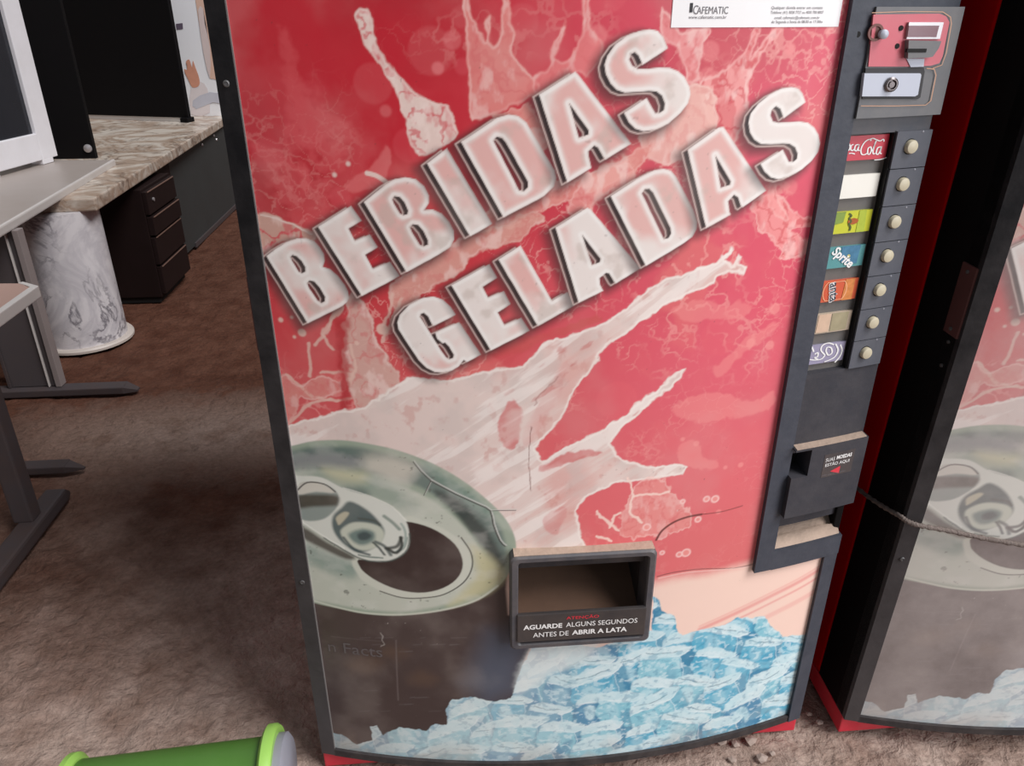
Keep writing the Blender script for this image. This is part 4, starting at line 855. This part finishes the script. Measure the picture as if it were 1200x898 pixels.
    # 1: white script on red
    ribbon('script_lettering', [Z1(p) for p in (
        [(318, 190), (322, 240), (318, 250)],
        [(345, 205), (332, 215), (330, 240), (342, 243), (350, 222), (345, 205)],
        [(372, 208), (358, 214), (354, 238), (364, 246), (376, 236)],
        [(402, 208), (384, 214), (378, 240), (390, 247), (402, 222), (406, 206), (400, 240), (410, 246)],
        [(342, 264), (360, 262), (380, 267)],
        [(478, 186), (476, 176), (455, 182), (432, 205), (417, 240), (422, 268), (442, 270), (464, 255)],
        [(478, 222), (462, 232), (458, 262), (470, 268), (482, 244), (478, 222)],
        [(488, 250), (500, 215), (512, 186), (505, 200), (492, 245), (494, 266), (505, 262)],
        [(540, 222), (520, 230), (512, 262), (524, 268), (540, 238), (544, 220), (536, 258), (546, 266)],
        [(470, 178), (490, 170), (512, 178), (535, 186), (556, 176), (560, 190)],
        [(500, 304), (540, 300), (578, 288)], [(318, 300), (300, 297)])], CO, white_ink, cobj[0][0], 0.0021)
    # 3: green and yellow with a red spot and an upright word
    o, x0, x1, z0, z1 = cobj[2]
    bowpoly('print_patch', [(x0, z0+.012), (x0+.022, z0+.016), (x0+.024, z1), (x0, z1)], CO, -CO+0.0003, mat('leaf_green_ink', (128, 150, 66), 0.3, var=0.25, scale=90), o)
    bowpoly('print_patch', [(x0+.046, z0), (x0+.060, z0), (x0+.058, z1), (x0+.046, z1)], CO, -CO+0.0003, mat('lime_ink', (170, 184, 60), 0.3, var=0.25, scale=90), o)
    bowpoly('print_patch', [(x0+.038+.009*math.cos(t*.7), (z0+z1)/2+.001+.0045*math.sin(t*.7)) for t in range(9)], CO+0.0002, -CO+0.0003, mat('red_spot_ink', (170, 90, 40), 0.3, var=0.1), o)
    ribbon('upright_lettering', [Z1([(345, 635), (358, 650), (345, 665), (356, 685), (343, 700), (352, 720), (345, 742)])], CO+0.0003, mat('olive_ink', (74, 86, 34), 0.4, var=0.1), o, 0.003)
    # 4: white slanting word on teal
    o, x0, x1, z0, z1 = cobj[3]
    bowpoly('print_patch', [(x0+.030, z0+.008), (x0+.058, z0+.004), (x0+.060, z1), (x0+.028, z1)], CO, -CO+0.0003, mat('blue_ink', (70, 120, 150), 0.3, var=0.4, scale=120), o)
    bowpoly('print_patch', [(x0+.042+.003*math.cos(t*.9), z0+.016+.003*math.sin(t*.9)) for t in range(7)], CO+0.0002, -CO+0.0003, mat('gold_ink', (190, 180, 110), 0.3, var=0.1), o)
    bow_text('slanting_lettering', 'Sprite', x0+.032, z0+.0140, 0.044, 0.018, CO+0.0005, white_ink, o, rot=-0.62, bold=0.03, shear=0.2)
    # 5: orange with an upright word in a ring
    o, x0, x1, z0, z1 = cobj[4]
    cxx, czz = x0+.030, (z0+z1)/2
    loop([(cxx+.020*math.cos(t*.2618), czz+min(.0138, max(-.0138, .020*math.sin(t*.2618)))) for t in range(24)], CO, 0.0016, mat('pale_orange_ink', (232, 170, 130), 0.3, var=0.1), o, 'print_ring')
    bowpoly('print_patch', [(x0+.044, z0), (x0+.062, z0), (x0+.062, z1), (x0+.046, z1)], CO, -CO+0.0003, mat('amber_ink', (204, 128, 70), 0.3, var=0.4, scale=160), o)
    bow_text('upright_lettering', 'anta', x0+.0275, czz-0.001, 0.031, 0.015, CO+0.0005, white_ink, o, rot=-1.40, bold=0.06)
    bow_text('upright_lettering', 'anta', x0+.0275, czz-0.001, 0.029, 0.0125, CO+0.0008, mat('deep_blue_ink', (46, 50, 62), 0.4, var=0.1), o, rot=-1.40, bold=0.01)
    # 6: two faded patches
    o, x0, x1, z0, z1 = cobj[5]
    bowpoly('print_patch', [(x0+.010, z0+.002), (x0+.031, z0+.002), (x0+.032, z1-.001), (x0+.011, z1-.001)], CO, -CO+0.0003, mat('faded_peach_ink', (206, 176, 152), 0.3, var=0.2, scale=60), o)
    bowpoly('print_patch', [(x0+.034, z0+.002), (x0+.062, z0+.002), (x0+.063, z1-.001), (x0+.034, z1-.001)], CO, -CO+0.0003, mat('faded_olive_ink', (158, 148, 120), 0.3, var=0.25, scale=60), o)
    # 7: white swirls and a cut-off word on violet
    o, x0, x1, z0, z1 = cobj[6]
    ribbon('swirl_print', [Z2(p) for p in ([(90, 660), (105, 690), (112, 668), (125, 700)], [(130, 715), (150, 705), (148, 730), (130, 735), (155, 750)], [(70, 740), (120, 750), (170, 745), (195, 720)], [(195, 720), (170, 690), (180, 660), (215, 645), (250, 655)],
                                           [(260, 650), (275, 690), (250, 735), (190, 762)], [(290, 655), (300, 690), (285, 730), (255, 765)], [(75, 690), (95, 715), (85, 750)], [(200, 695), (215, 720), (238, 705), (232, 675), (208, 672), (200, 695)])], CO, white_ink, o, 0.0026)

    # button strip: seven blocks with a round key each
    btn = mat('ivory_button', (196, 186, 160), 0.4, var=0.1, scale=60, dust=0.2, dust_rgb=(150, 138, 118))
    bc = [(1062, 172), (1052, 216), (1043, 260), (1034, 300), (1025, 340), (1017, 378), (1008, 414)]
    zs_ = [S(q[0], q[1], 0.008)[1] for q in bc]
    edges = [1.1735]+[(zs_[i]+zs_[i+1])/2-0.004 for i in range(6)]+[0.824]
    for i in range(7):
        blk = bowbox('key_block', 0.8790, 0.9375, edges[i+1]+0.0006, edges[i]-0.0006, 0.008, 0.028, keym, root, 3, 0.0022)
        xk = 0.9035
        turn('key_collar', [(0.0001, 0), (0.0105, 0), (0.0105, 0.0006), (0.0001, 0.0006)], Matrix.Translation((xk, bow_y(xk)-0.0079, zs_[i])) @ Matrix.Rotation(0.20, 4, 'Z') @ R90, hole, blk, 24)
        turn('key', [(0.0001, 0), (0.0092, 0), (0.0092, 0.0045), (0.0082, 0.0062), (0.005, 0.0070), (0.0001, 0.0072)], Matrix.Translation((xk, bow_y(xk)-0.0080, zs_[i])) @ Matrix.Rotation(0.20, 4, 'Z') @ R90, btn, blk, 24)
        turn('indicator', [(0.0001, 0), (0.0016, 0), (0.0012, 0.0008), (0.0001, 0.001)], Matrix.Translation((0.921, bow_y(0.921)-0.0079, zs_[i]+0.0185)) @ R90, mat('dim_lens', (150, 150, 158), 0.2, var=0.05), blk, 10)
    # blank lower panel, coin return, dusty ledge
    bowbox('blank_panel', 0.803, 0.9385, 0.686, 0.824, 0.004, 0.03, slate_d, root, 5, 0.002)
    zr1 = S(1005, 514, 0.02)[1]; zr0 = S(990, 591, 0.02)[1]
    rx0, rz1 = S(921, 533, 0.022); rx1, rz0 = S(946, 558, 0.022)
    rb = bmesh.new()
    def rbox(x0, x1, z0, z1, fr=0.022, bk=0.03):
        add_box(rb, x0, x1, bow_y((x0+x1)/2)-fr, bow_y((x0+x1)/2)+bk, z0, z1, 0)
    rr = bowbox('coin_return', rx1, W-0.001, zr0, zr1, 0.022, 0.03, slate_d, root, 4, 0.0015)
    bowbox('coin_return_rim', 0.8035, rx1, rz1, zr1, 0.022, 0.03, slate_d, rr, 2, 0)
    bowbox('coin_return_rim', 0.8035, rx1, zr0, rz0, 0.022, 0.03, slate_d, rr, 2, 0)
    bowbox('coin_return_cup', 0.8035, rx1, rz0, rz1, -0.022, 0.03, hole, rr, 2, 0)
    bowbox('dust_ridge', 0.806, W-0.004, zr1-0.0005, zr1+0.001, 0.020, 0.0, dirt, rr, 4, 0)
    lx0, lz0 = S(953, 562, 0.022); lx1, lz1 = S(987, 529, 0.022)
    tl = bowbox('coin_sticker', 0.859, 0.917, lz0, lz1, 0.0224, -0.021, mat('sticker_black', (56, 54, 58), 0.35, var=0.12, dust=0.2), rr, 3, 0)
    cxm = 0.887
    bow_text('lettering', 'SUAS', cxm-0.0165, lz1-0.0105, 0.017, 0.0065, 0.0228, white_ink, tl)
    bow_text('lettering', 'MOEDAS', cxm+0.0100, lz1-0.0095, 0.029, 0.0070, 0.0228, white_ink, tl, bold=0.03)
    bow_text('lettering', 'ESTÃO AQUI', cxm-0.001, lz1-0.0200, 0.046, 0.0080, 0.0228, white_ink, tl, bold=0.005)
    bowpoly('arrow', [(cxm-0.012, lz1-0.034), (cxm+0.006, lz1-0.0275), (cxm+0.006, lz1-0.0410)], 0.0228, -0.0222, red_ink, tl)
    bow_text('lettering', 'não jogue no chão', cxm-0.004, lz0+0.004, 0.044, 0.0035, 0.0228, grey_ink, tl)
    bowbox('return_recess', 0.8035, W-0.002, 0.53, zr0, -0.012, 0.04, slate_d, root, 4, 0)
    # ledge under the coin return: sloping sill deep in dust
    bm = bmesh.new(); rows = []
    for i in range(9):
        x = 0.8035+(W-0.003-0.8035)*i/8; yb = bow_y(x)
        rows.append([bm.verts.new((x, yb-0.004, 0.4965)), bm.verts.new((x, yb+0.010, 0.509+0.001*(i % 3))), bm.verts.new((x, yb+0.018, 0.506)), bm.verts.new((x, yb+0.045, 0.5325))])
    for a, b in zip(rows, rows[1:]):
        for k in range(3): bm.faces.new((a[k], b[k], b[k+1], a[k+1]))
    lg = from_bm('dusty_ledge', bm, dirt, root, True)
    bowpoly('paint_chip', SP([(918, 641), (922, 636), (926, 638), (924, 643)], -0.006), -0.004, 0.008, red_ink, lg)
    return root

m1 = make_machine()
tag(m1, 'red drinks vending machine in the middle, whole curved front and coin panel in view', 'vending machine', 'drinks vending machines')
m2 = copy_tree(m1)
m2.location = (1.027, -0.012, 0.0); m2.rotation_euler = (0.040, 0, 0)
tag(m2, 'dusty second vending machine cut by the right edge, black door side and rope across', 'vending machine', 'drinks vending machines')
for ch in m2.children:
    if ch.name.startswith('printed_panel'):
        for t in list(ch.children): bpy.data.objects.remove(t)
        ch.material_slots[0].link = 'OBJECT'; ch.material_slots[0].material = print_dusty

# rope looped round the second machine
def m2p(x, y, z): return Matrix.Translation(m2.location) @ m2.rotation_euler.to_matrix().to_4x4() @ Vector((x, y, z))
rp = [m2p(-0.010, 0.20, 0.505), m2p(-0.010, 0.115, 0.517), m2p(-0.010, 0.05, 0.534), m2p(-0.010, 0.0, 0.551), m2p(-0.004, -0.016, 0.551), m2p(0.014, -0.024, 0.547), m2p(0.062, bow_y(.062)-0.013, 0.538), m2p(0.116, bow_y(.116)-0.012, 0.529), m2p(0.185, bow_y(.185)-0.012, 0.520), m2p(0.26, bow_y(.26)-0.013, 0.514), m2p(0.36, bow_y(.36)-0.033, 0.512), m2p(0.5, bow_y(.5)-0.034, 0.508), m2p(0.7, bow_y(.7)-0.02, 0.512), m2p(0.94, -0.02, 0.52)]
rng = random.Random(2)
rope = tube('rope', spline(rp, 8), 0.0045, mat('grey_rope', (112, 100, 94), 0.9, var=0.5, scale=160, bump=0.8, bscale=260), None, 8, rfun=lambda t: 0.0040+0.0010*math.sin(t*260))
tag(rope, 'thin frayed grey rope tied across the right-hand vending machine', 'rope')

# ------------------------------------------------------------------ desks and panels at the left
mw = marble_mat('white_marble_laminate', (214, 210, 212), (92, 88, 96), (176, 172, 178), 0.6, 5.5)
mb = marble_mat('brown_marble_laminate', (206, 196, 184), (96, 74, 62), (158, 132, 112), 0.9, 4.5)
brown = mat('dark_brown_laminate', (30, 18, 17), 0.6, var=0.2, scale=8, spec=0.2)
blackp = mat('black_board', (12, 10, 12), 0.7, var=0.15, scale=4, spec=0.15)
greenblack = mat('dark_green_grey_board', (50, 52, 52), 0.6, var=0.12, scale=4)
steel = mat('grey_steel', (70, 64, 66), 0.6, 0.0, var=0.15, scale=12, dust=0.4, dust_rgb=(84, 64, 54), dscale=10, spec=0.25)
panelg = mat('grey_panel', (74, 68, 70), 0.6, var=0.08, scale=4, dust=0.15, dust_rgb=(90, 74, 66))
lightedge = mat('pale_edge_strip', (196, 190, 186), 0.45, var=0.06)
greytop = mat('grey_laminate', (162, 152, 146), 0.4, var=0.06, scale=3, dust=0.25, dust_rgb=(140, 122, 108), dscale=4)

md = empty('marble_desk', (-1.55, 2.9, 0)); 
def child(o, p):
    o.parent = p; o.matrix_parent_inverse = Matrix.Translation(-p.location); return o
def poly_slab(name, pts, z0, z1, m, parent, bev=0.004):
    bm = bmesh.new(); a = [bm.verts.new((x, y, z0)) for x, y in pts]; b = [bm.verts.new((x, y, z1)) for x, y in pts]; n = len(pts)
    bm.faces.new(a[::-1]); bm.faces.new(b)
    for k in range(n): bm.faces.new((a[k], a[(k+1) % n], b[(k+1) % n], b[k]))
    if bev: bmesh.ops.bevel(bm, geom=list(bm.edges), offset=bev, segments=2, profile=0.6, affect='EDGES')
    o = from_bm(name, bm, m); return child(o, parent) if parent else o
poly_slab('desk_top', [(-1.135, 2.21), (-1.265, 5.05), (-2.45, 5.15), (-2.45, 2.28), (-1.40, 2.19)], 0.586, 0.637, mb, md, 0.006)
Mc = Matrix.Translation((-1.345, 2.295, 0))
child(turn('pedestal', [(0.0001, 0.016), (0.170, 0.016), (0.168, 0.585), (0.0001, 0.585)], Mc, mw, None, 48), md)
child(turn('pedestal_base', [(0.0001, 0.0), (0.196, 0.0), (0.196, 0.010), (0.190, 0.017), (0.0001, 0.017)], Mc, mat('pedestal_base_laminate', (190, 180, 172), 0.5, var=0.1), None, 48), md)
tag(md, 'long desk with brown marble top on a round white marble pedestal', 'desk')

dc = empty('drawer_cabinet', (-1.35, 2.95, 0))
child(box('body', -1.66, -1.150, 2.74, 3.17, 0.03, 0.56, brown, None, 0.003), dc)
child(box('toe_kick', -1.64, -1.165, 2.75, 3.16, 0.0, 0.03, hole, None, 0), dc)
for i, (z0, z1, out) in enumerate(((0.045, 0.185, 0.022), (0.195, 0.330, 0.022), (0.340, 0.430, 0.030), (0.440, 0.548, 0.022))):
    dr = child(box('drawer', -1.150, -1.150+out, 2.745, 3.165, z0, z1, brown, None, 0.003), dc)
    e = box('drawer_edge', -1.150+out-0.002, -1.150+out+0.004, 2.76, 3.15, z1-0.006, z1-0.001, mat('worn_edge', (110, 84, 74), 0.5, var=0.2), None, 0.001); child(e, dr)
    if i == 3:
        lk_ = turn('drawer_lock', [(0.0001, 0), (0.009, 0), (0.009, 0.006), (0.0001, 0.007)], Matrix.Translation((-1.150+out, 2.82, 0.50)) @ Matrix.Rotation(math.pi/2, 4, 'Y'), chrome, None, 16); child(lk_, dr)
tag(dc, 'dark brown drawer cabinet under the marble desk', 'cabinet')
mp = empty('side_panel', (-1.24, 4.1, 0))
child(box('panel', -1.30, -1.272, 3.45, 5.0, 0.01, 0.584, greenblack, None, 0.002), mp)
child(box('foot_rail', -1.274, -1.262, 3.75, 5.0, 0.0, 0.03, steel, None, 0.002), mp)
child(box('stile', -1.29, -1.235, 3.20, 3.45, 0.02, 0.584, brown, None, 0.002), mp)
for y, z in ((4.25, 0.54), (4.55, 0.555), (4.60, 0.52)):
    child(turn('bolt', [(0.0001, 0), (0.011, 0), (0.008, 0.006), (0.0001, 0.007)], Matrix.Translation((-1.272, y, z)) @ Matrix.Rotation(math.pi/2, 4, 'Y'), chrome, None, 12), mp)
tag(mp, 'dark green-grey side panel with bolts beyond the drawer cabinet', 'panel')

gd = empty('grey_desk', (-1.5, 2.2, 0))
poly_slab('desk_top', [(-1.225, 1.63), (-1.335, 2.965), (-2.3, 3.02), (-2.3, 1.63)], 0.640, 0.664, greytop, gd, 0.005)
poly_slab('edge_strip', [(-1.213, 1.622), (-1.324, 2.972), (-1.338, 2.972), (-1.228, 1.622)], 0.634, 0.667, lightedge, gd, 0.006)
child(box('leg_panel', -1.392, -1.256, 1.735, 1.765, 0.030, 0.634, panelg, None, 0.002), gd)
child(box('leg_strip', -1.2545, -1.2505, 1.725, 1.765, 0.030, 0.634, lightedge, None, 0.001), gd)
child(box('leg_panel', -1.249, -1.226, 1.735, 1.765, 0.030, 0.634, panelg, None, 0.002), gd)
child(box('leg_strip', -1.226, -1.206, 1.722, 1.765, 0.030, 0.634, mat('worn_leg_edge', (136, 126, 124), 0.5, var=0.1), None, 0.002), gd)
child(box('leg_strip', -1.402, -1.392, 1.728, 1.765, 0.030, 0.634, steel, None, 0.001), gd)
bm = bmesh.new(); add_box(bm, -1.95, -0.975, 1.700, 1.760, 0.0, 0.028, 0.004)
for sgn in (1,):
    v = [bm.verts.new(p) for p in ((-0.976, 1.702, 0.001), (-0.976, 1.758, 0.001), (-0.93, 1.742, 0.001), (-0.93, 1.718, 0.001), (-0.976, 1.702, 0.026), (-0.976, 1.758, 0.026), (-0.93, 1.742, 0.008), (-0.93, 1.718, 0.008))]
    for f in ((0, 3, 2, 1), (4, 5, 6, 7), (0, 4, 7, 3), (1, 2, 6, 5), (3, 7, 6, 2), (0, 1, 5, 4)): bm.faces.new([v[i] for i in f])
child(from_bm('foot', bm, steel), gd)
tag(gd, 'grey desk with pale rounded edge and grey panel leg on a steel foot', 'desk')
tb = empty('wooden_chair', (-1.42, 1.90, 0))
bp_ = []
for k in range(9):
    a = -0.9+1.8*k/8; bp_.append((-1.42+0.12*math.sin(a), 1.86+0.05*(1-math.cos(a))))
bm = bmesh.new(); ro = []
for (x, y) in bp_: ro.append([bm.verts.new((x, y, 0.30)), bm.verts.new((x, y-0.01, 0.60)), bm.verts.new((x, y+0.01, 0.60)), bm.verts.new((x, y+0.02, 0.30))])
for a, b in zip(ro, ro[1:]):
    for k in range(4): bm.faces.new((a[k], b[k], b[(k+1) % 4], a[(k+1) % 4]))
bm.faces.new(ro[0]); bm.faces.new(ro[-1][::-1])
wood = mat('chair_brown', (112, 84, 66), 0.6, var=0.25, scale=10)
child(from_bm('backrest', bm, wood, None, True), tb)
for x in (-1.50, -1.34): child(box('leg', x-0.012, x+0.012, 1.875, 1.90, 0.0, 0.32, wood, None, 0.003), tb)
child(box('seat', -1.54, -1.30, 1.86, 2.08, 0.28, 0.31, wood, None, 0.006), tb)
for x in (-1.50, -1.34): child(box('leg', x-0.012, x+0.012, 2.03, 2.055, 0.0, 0.28, wood, None, 0.003), tb)
tb.location.x -= 0.13
tag(tb, 'brown wooden chair with curved back under the grey desk', 'chair')

td = empty('steel_leg_desk', (-1.3, 0.8, 0))
poly_slab('desk_top', [(-0.905, 0.30), (-0.918, 1.185), (-0.975, 1.225), (-1.9, 1.30), (-1.9, 0.30)], 0.578, 0.602, mat('pinkish_laminate', (170, 138, 126), 0.5, var=0.12, scale=4), td, 0.003)
poly_slab('edge_strip', [(-0.895, 0.30), (-0.905, 1.19), (-0.970, 1.236), (-0.978, 1.224), (-0.922, 1.182), (-0.909, 0.30)], 0.570, 0.604, lightedge, td, 0.003)
child(box('post', -0.950, -0.897, 0.815, 0.865, 0.040, 0.578, steel, None, 0.006), td)
child(box('post', -0.945, -0.925, 0.865, 0.885, 0.040, 0.578, steel, None, 0.004), td)
bm = bmesh.new(); add_box(bm, -0.940, -0.880, 0.50, 0.985, 0.0, 0.042, 0.008)
v = [bm.verts.new(p) for p in ((-0.938, 0.983, 0.001), (-0.882, 0.983, 0.001), (-0.890, 1.015, 0.001), (-0.93, 1.015, 0.001), (-0.938, 0.983, 0.038), (-0.882, 0.983, 0.038), (-0.890, 1.015, 0.012), (-0.93, 1.015, 0.012))]
for f in ((0, 3, 2, 1), (4, 5, 6, 7), (1, 2, 6, 5), (2, 3, 7, 6), (3, 0, 4, 7), (0, 1, 5, 4)): bm.faces.new([v[i] for i in f])
child(from_bm('foot', bm, steel), td)
child(box('post', -1.83, -1.78, 0.815, 0.865, 0.040, 0.578, steel, None, 0.006), td)
child(box('foot', -1.83, -1.77, 0.50, 1.0, 0.0, 0.042, steel, None, 0.008), td)
tag(td, 'desk at the left edge with square steel post and floor foot', 'desk')
ct = tube('wooden_stick', spline([(-1.20, 1.42, 0.505), (-1.13, 1.40, 0.512), (-1.06, 1.38, 0.516), (-1.015, 1.37, 0.512)], 5), 0.012, wood)
tag(ct, 'short brown stick poking out under the desk edge at the left', 'stick')
bm = bmesh.new(); add_box(bm, -1.45, -0.955, 1.135, 1.185, 0.0, 0.026, 0.004)
v = [bm.verts.new(p) for p in ((-0.957, 1.137, 0.001), (-0.957, 1.183, 0.001), (-0.905, 1.165, 0.001), (-0.905, 1.155, 0.001), (-0.957, 1.137, 0.024), (-0.957, 1.183, 0.024), (-0.905, 1.165, 0.006), (-0.905, 1.155, 0.006))]
for f in ((0, 3, 2, 1), (4, 5, 6, 7), (0, 4, 7, 3), (1, 2, 6, 5), (3, 7, 6, 2), (0, 1, 5, 4)): bm.faces.new([v[i] for i in f])
tag(from_bm('steel_bar', bm, steel), 'flat steel bar with tapered tip on the floor behind the post', 'bar')

# boards standing on the desks
bb = empty('black_board', (-1.7, 3.2, 0.637))
child(box('board', -1.87, -1.497, 3.175, 3.205, 0.637, 1.62, blackp, None, 0.002), bb)
child(turn('bolt', [(0.0001, 0), (0.021, 0), (0.019, 0.008), (0.010, 0.013), (0.0001, 0.014)], Matrix.Translation((-1.525, 3.174, 0.688)) @ Matrix.Rotation(math.pi/2, 4, 'X'), chrome, None, 20), bb)
tag(bb, 'tall narrow black board with a silver bolt in its corner', 'board')
ang = math.atan2(-0.25, 0.77)
Mb = Matrix.Translation((-1.435, 4.60, 0)) @ Matrix.Rotation(math.atan2(4.60-4.85, -1.435+2.20), 4, 'Z')
b2 = empty('black_screen', (-1.8, 4.7, 0.637))
child(box('board', -0.86, 0.0, 0.0, 0.035, 0.665, 1.62, blackp, None, 0.003, Mb), b2)
child(box('lower_rail', -0.84, -0.04, 0.004, 0.03, 0.637, 0.666, lightedge, None, 0.002, Mb), b2)
child(box('foot', -0.045, 0.012, -0.03, 0.05, 0.637, 0.667, blackp, None, 0.003, Mb), b2)
tag(b2, 'wide black screen standing on a pale rail at the back of the marble desk', 'screen')
# white framed pane, its face turned to the aisle
d_ = Vector((-1.585, 2.97, 0))-Vector((-1.665, 2.50, 0)); Mw = Matrix.Translation((-1.585, 2.97, 0)) @ Matrix.Rotation(math.atan2(d_.y, d_.x), 4, 'Z')
wf = empty('white_framed_pane', (-1.64, 2.7, 0.664))
whitef = mat('white_frame_paint', (238, 236, 240), 0.4, var=0.05, scale=5, dust=0.1)
child(box('frame_stile', -0.115, 0.0, 0.0, 0.04, 0.686, 1.70, whitef, None, 0.004, Mw), wf)
child(box('frame_stile', -0.62, -0.505, 0.0, 0.04, 0.686, 1.70, whitef, None, 0.004, Mw), wf)
child(box('frame_rail', -0.506, -0.114, 0.0, 0.04, 0.686, 0.805, whitef, None, 0.004, Mw), wf)
child(box('frame_rail', -0.506, -0.114, 0.0, 0.04, 1.60, 1.70, whitef, None, 0.004, Mw), wf)
child(box('pane', -0.512, -0.108, 0.018, 0.026, 0.795, 1.61, mat('dark_glass', (40, 42, 48), 0.12, var=0.1), None, 0, Mw), wf)
child(box('foot', -0.5, -0.42, 0.0, 0.06, 0.6655, 0.688, whitef, None, 0.002, Mw), wf)
child(box('foot', -0.12, -0.04, 0.0, 0.06, 0.6655, 0.688, whitef, None, 0.002, Mw), wf)
tag(wf, 'white framed dark pane standing on the grey desk', 'framed pane')
# printed display board with a raised hand
pb = empty('display_board', (-1.36, 4.95, 0.637))
child(box('board', -1.62, -1.05, 4.935, 4.96, 0.637, 1.72, mat('display_white', (250, 250, 254), 0.5, var=0.03, scale=2), None, 0.002), pb)
def at_y(px, py, y):
    d = ray(px, py); t = (y-CAM[1])/d[1]; P = CAM+t*d; return P[0], P[2]
def board_print(name, pts, m, k=4, y=4.933):
    p = [at_y(q[0], q[1], y) for q in pts]; p = spline(p, k, True) if k else p
    bm = bmesh.new(); bm.faces.new([bm.verts.new((x, y, z)) for x, z in p]); bmesh.ops.triangulate(bm, faces=list(bm.faces))
    child(from_bm(name, bm, m), pb)
skin = mat('skin_tone_print', (222, 158, 132), 0.5, var=0.1, scale=30)
board_print('hand_print', [(218, 72), (222, 70), (225, 79), (226, 71), (229, 79), (233, 90), (234, 98), (231, 102), (225, 102), (221, 94), (217, 86), (216, 81), (219, 82), (219, 77)], skin, 3, 4.932)
board_print('sleeve_print', [(224, 101), (235, 96), (243, 104), (246, 132), (224, 134)], mat('white_sleeve_print', (236, 226, 226), 0.5, var=0.05, scale=20), 2)
board_print('peach_print', [(226, -20), (262, -20), (275, 96), (262, 95), (246, 92), (238, 60)], mat('peach_print', (230, 192, 172), 0.5, var=0.08, scale=8), 0)
board_print('strand_print', [(232, 12), (238, 10), (240, 28), (246, 55), (246, 92), (238, 60)], mat('pale_print', (226, 208, 204), 0.5, var=0.05), 2, 4.9315)
board_print('grey_fold_print', [(226, 118), (246, 108), (272, 114), (274, 124), (250, 120), (230, 128)], mat('grey_print', (206, 206, 216), 0.5, var=0.08, scale=20), 2, 4.9318)
board_print('code_print', [(206, 28), (214, 27), (214.5, 34), (207, 35)], mat('dark_mark_print', (104, 92, 108), 0.5, var=0.3, scale=120), 0)
tag(pb, 'white display board printed with a raised hand at the back', 'display board')
# ------------------------------------------------------------------ green roller in the foreground
gr = empty('green_roller', (-0.3, -0.08, 0))
gy, gz = -0.100, 0.098
green = mat('green_plastic', (74, 118, 44), 0.35, var=0.1, scale=6, dust=0.06, dust_rgb=(150, 160, 120))
lime = mat('lime_plastic', (150, 196, 92), 0.35, var=0.06)
ax = Matrix.Translation((0, gy, gz)) @ Matrix.Rotation(math.pi/2, 4, 'Y')
axr = Matrix.Translation((0, gy, gz)) @ Matrix.Rotation(math.radians(3.0), 4, 'Z') @ Matrix.Rotation(math.pi/2, 4, 'Y')
child(turn('drum', [(0.0001, -0.390), (0.076, -0.390), (0.078, -0.10), (0.079, -0.070), (0.0001, -0.070)], axr, green, None, 48), gr)
child(turn('rim', [(0.0001, -0.412), (0.078, -0.412), (0.088, -0.405), (0.088, -0.396), (0.080, -0.388), (0.0001, -0.388)], axr, lime, None, 48), gr)
child(turn('flange', [(0.0001, -0.078), (0.092, -0.078), (0.098, -0.073), (0.098, -0.060), (0.094, -0.055), (0.0001, -0.055)], axr, lime, None, 56), gr)
child(turn('end_cap', [(0.0001, -0.056), (0.082, -0.056), (0.082, -0.042), (0.074, -0.036), (0.0001, -0.034)], axr, mat('grey_cap', (140, 140, 150), 0.4, var=0.12, dust=0.15), None, 48), gr)
tag(gr, 'green plastic roller with pale green flange and grey end cap on the floor', 'roller')

# loose chips of concrete by the machines
rng = random.Random(4)
for k, (px, py, r) in enumerate(((880, 868, .013), (862, 872, .009), (845, 868, .011), (892, 889, .012), (858, 890, .008), (960, 846, .008), (948, 836, .007), (905, 882, .007))):
    d = ray(px, py); t = -CAM[2]/d[2]; P = CAM+t*d
    bm = bmesh.new(); bmesh.ops.create_icosphere(bm, subdivisions=1, radius=r)
    for v in bm.verts: v.co = Vector((v.co.x*rng.uniform(.8, 1.3), v.co.y*rng.uniform(.7, 1.1), v.co.z*rng.uniform(.4, .6)))
    o = from_bm('concrete_chip', bm, mat('chip_concrete', (160, 142, 132), 0.95, var=0.2, scale=40, bump=0.3)); o.location = (P[0], P[1], r*0.35-0.004)
    tag(o, 'small loose concrete chip on the floor in front of the machines', 'chip', 'loose concrete chips by the machines')
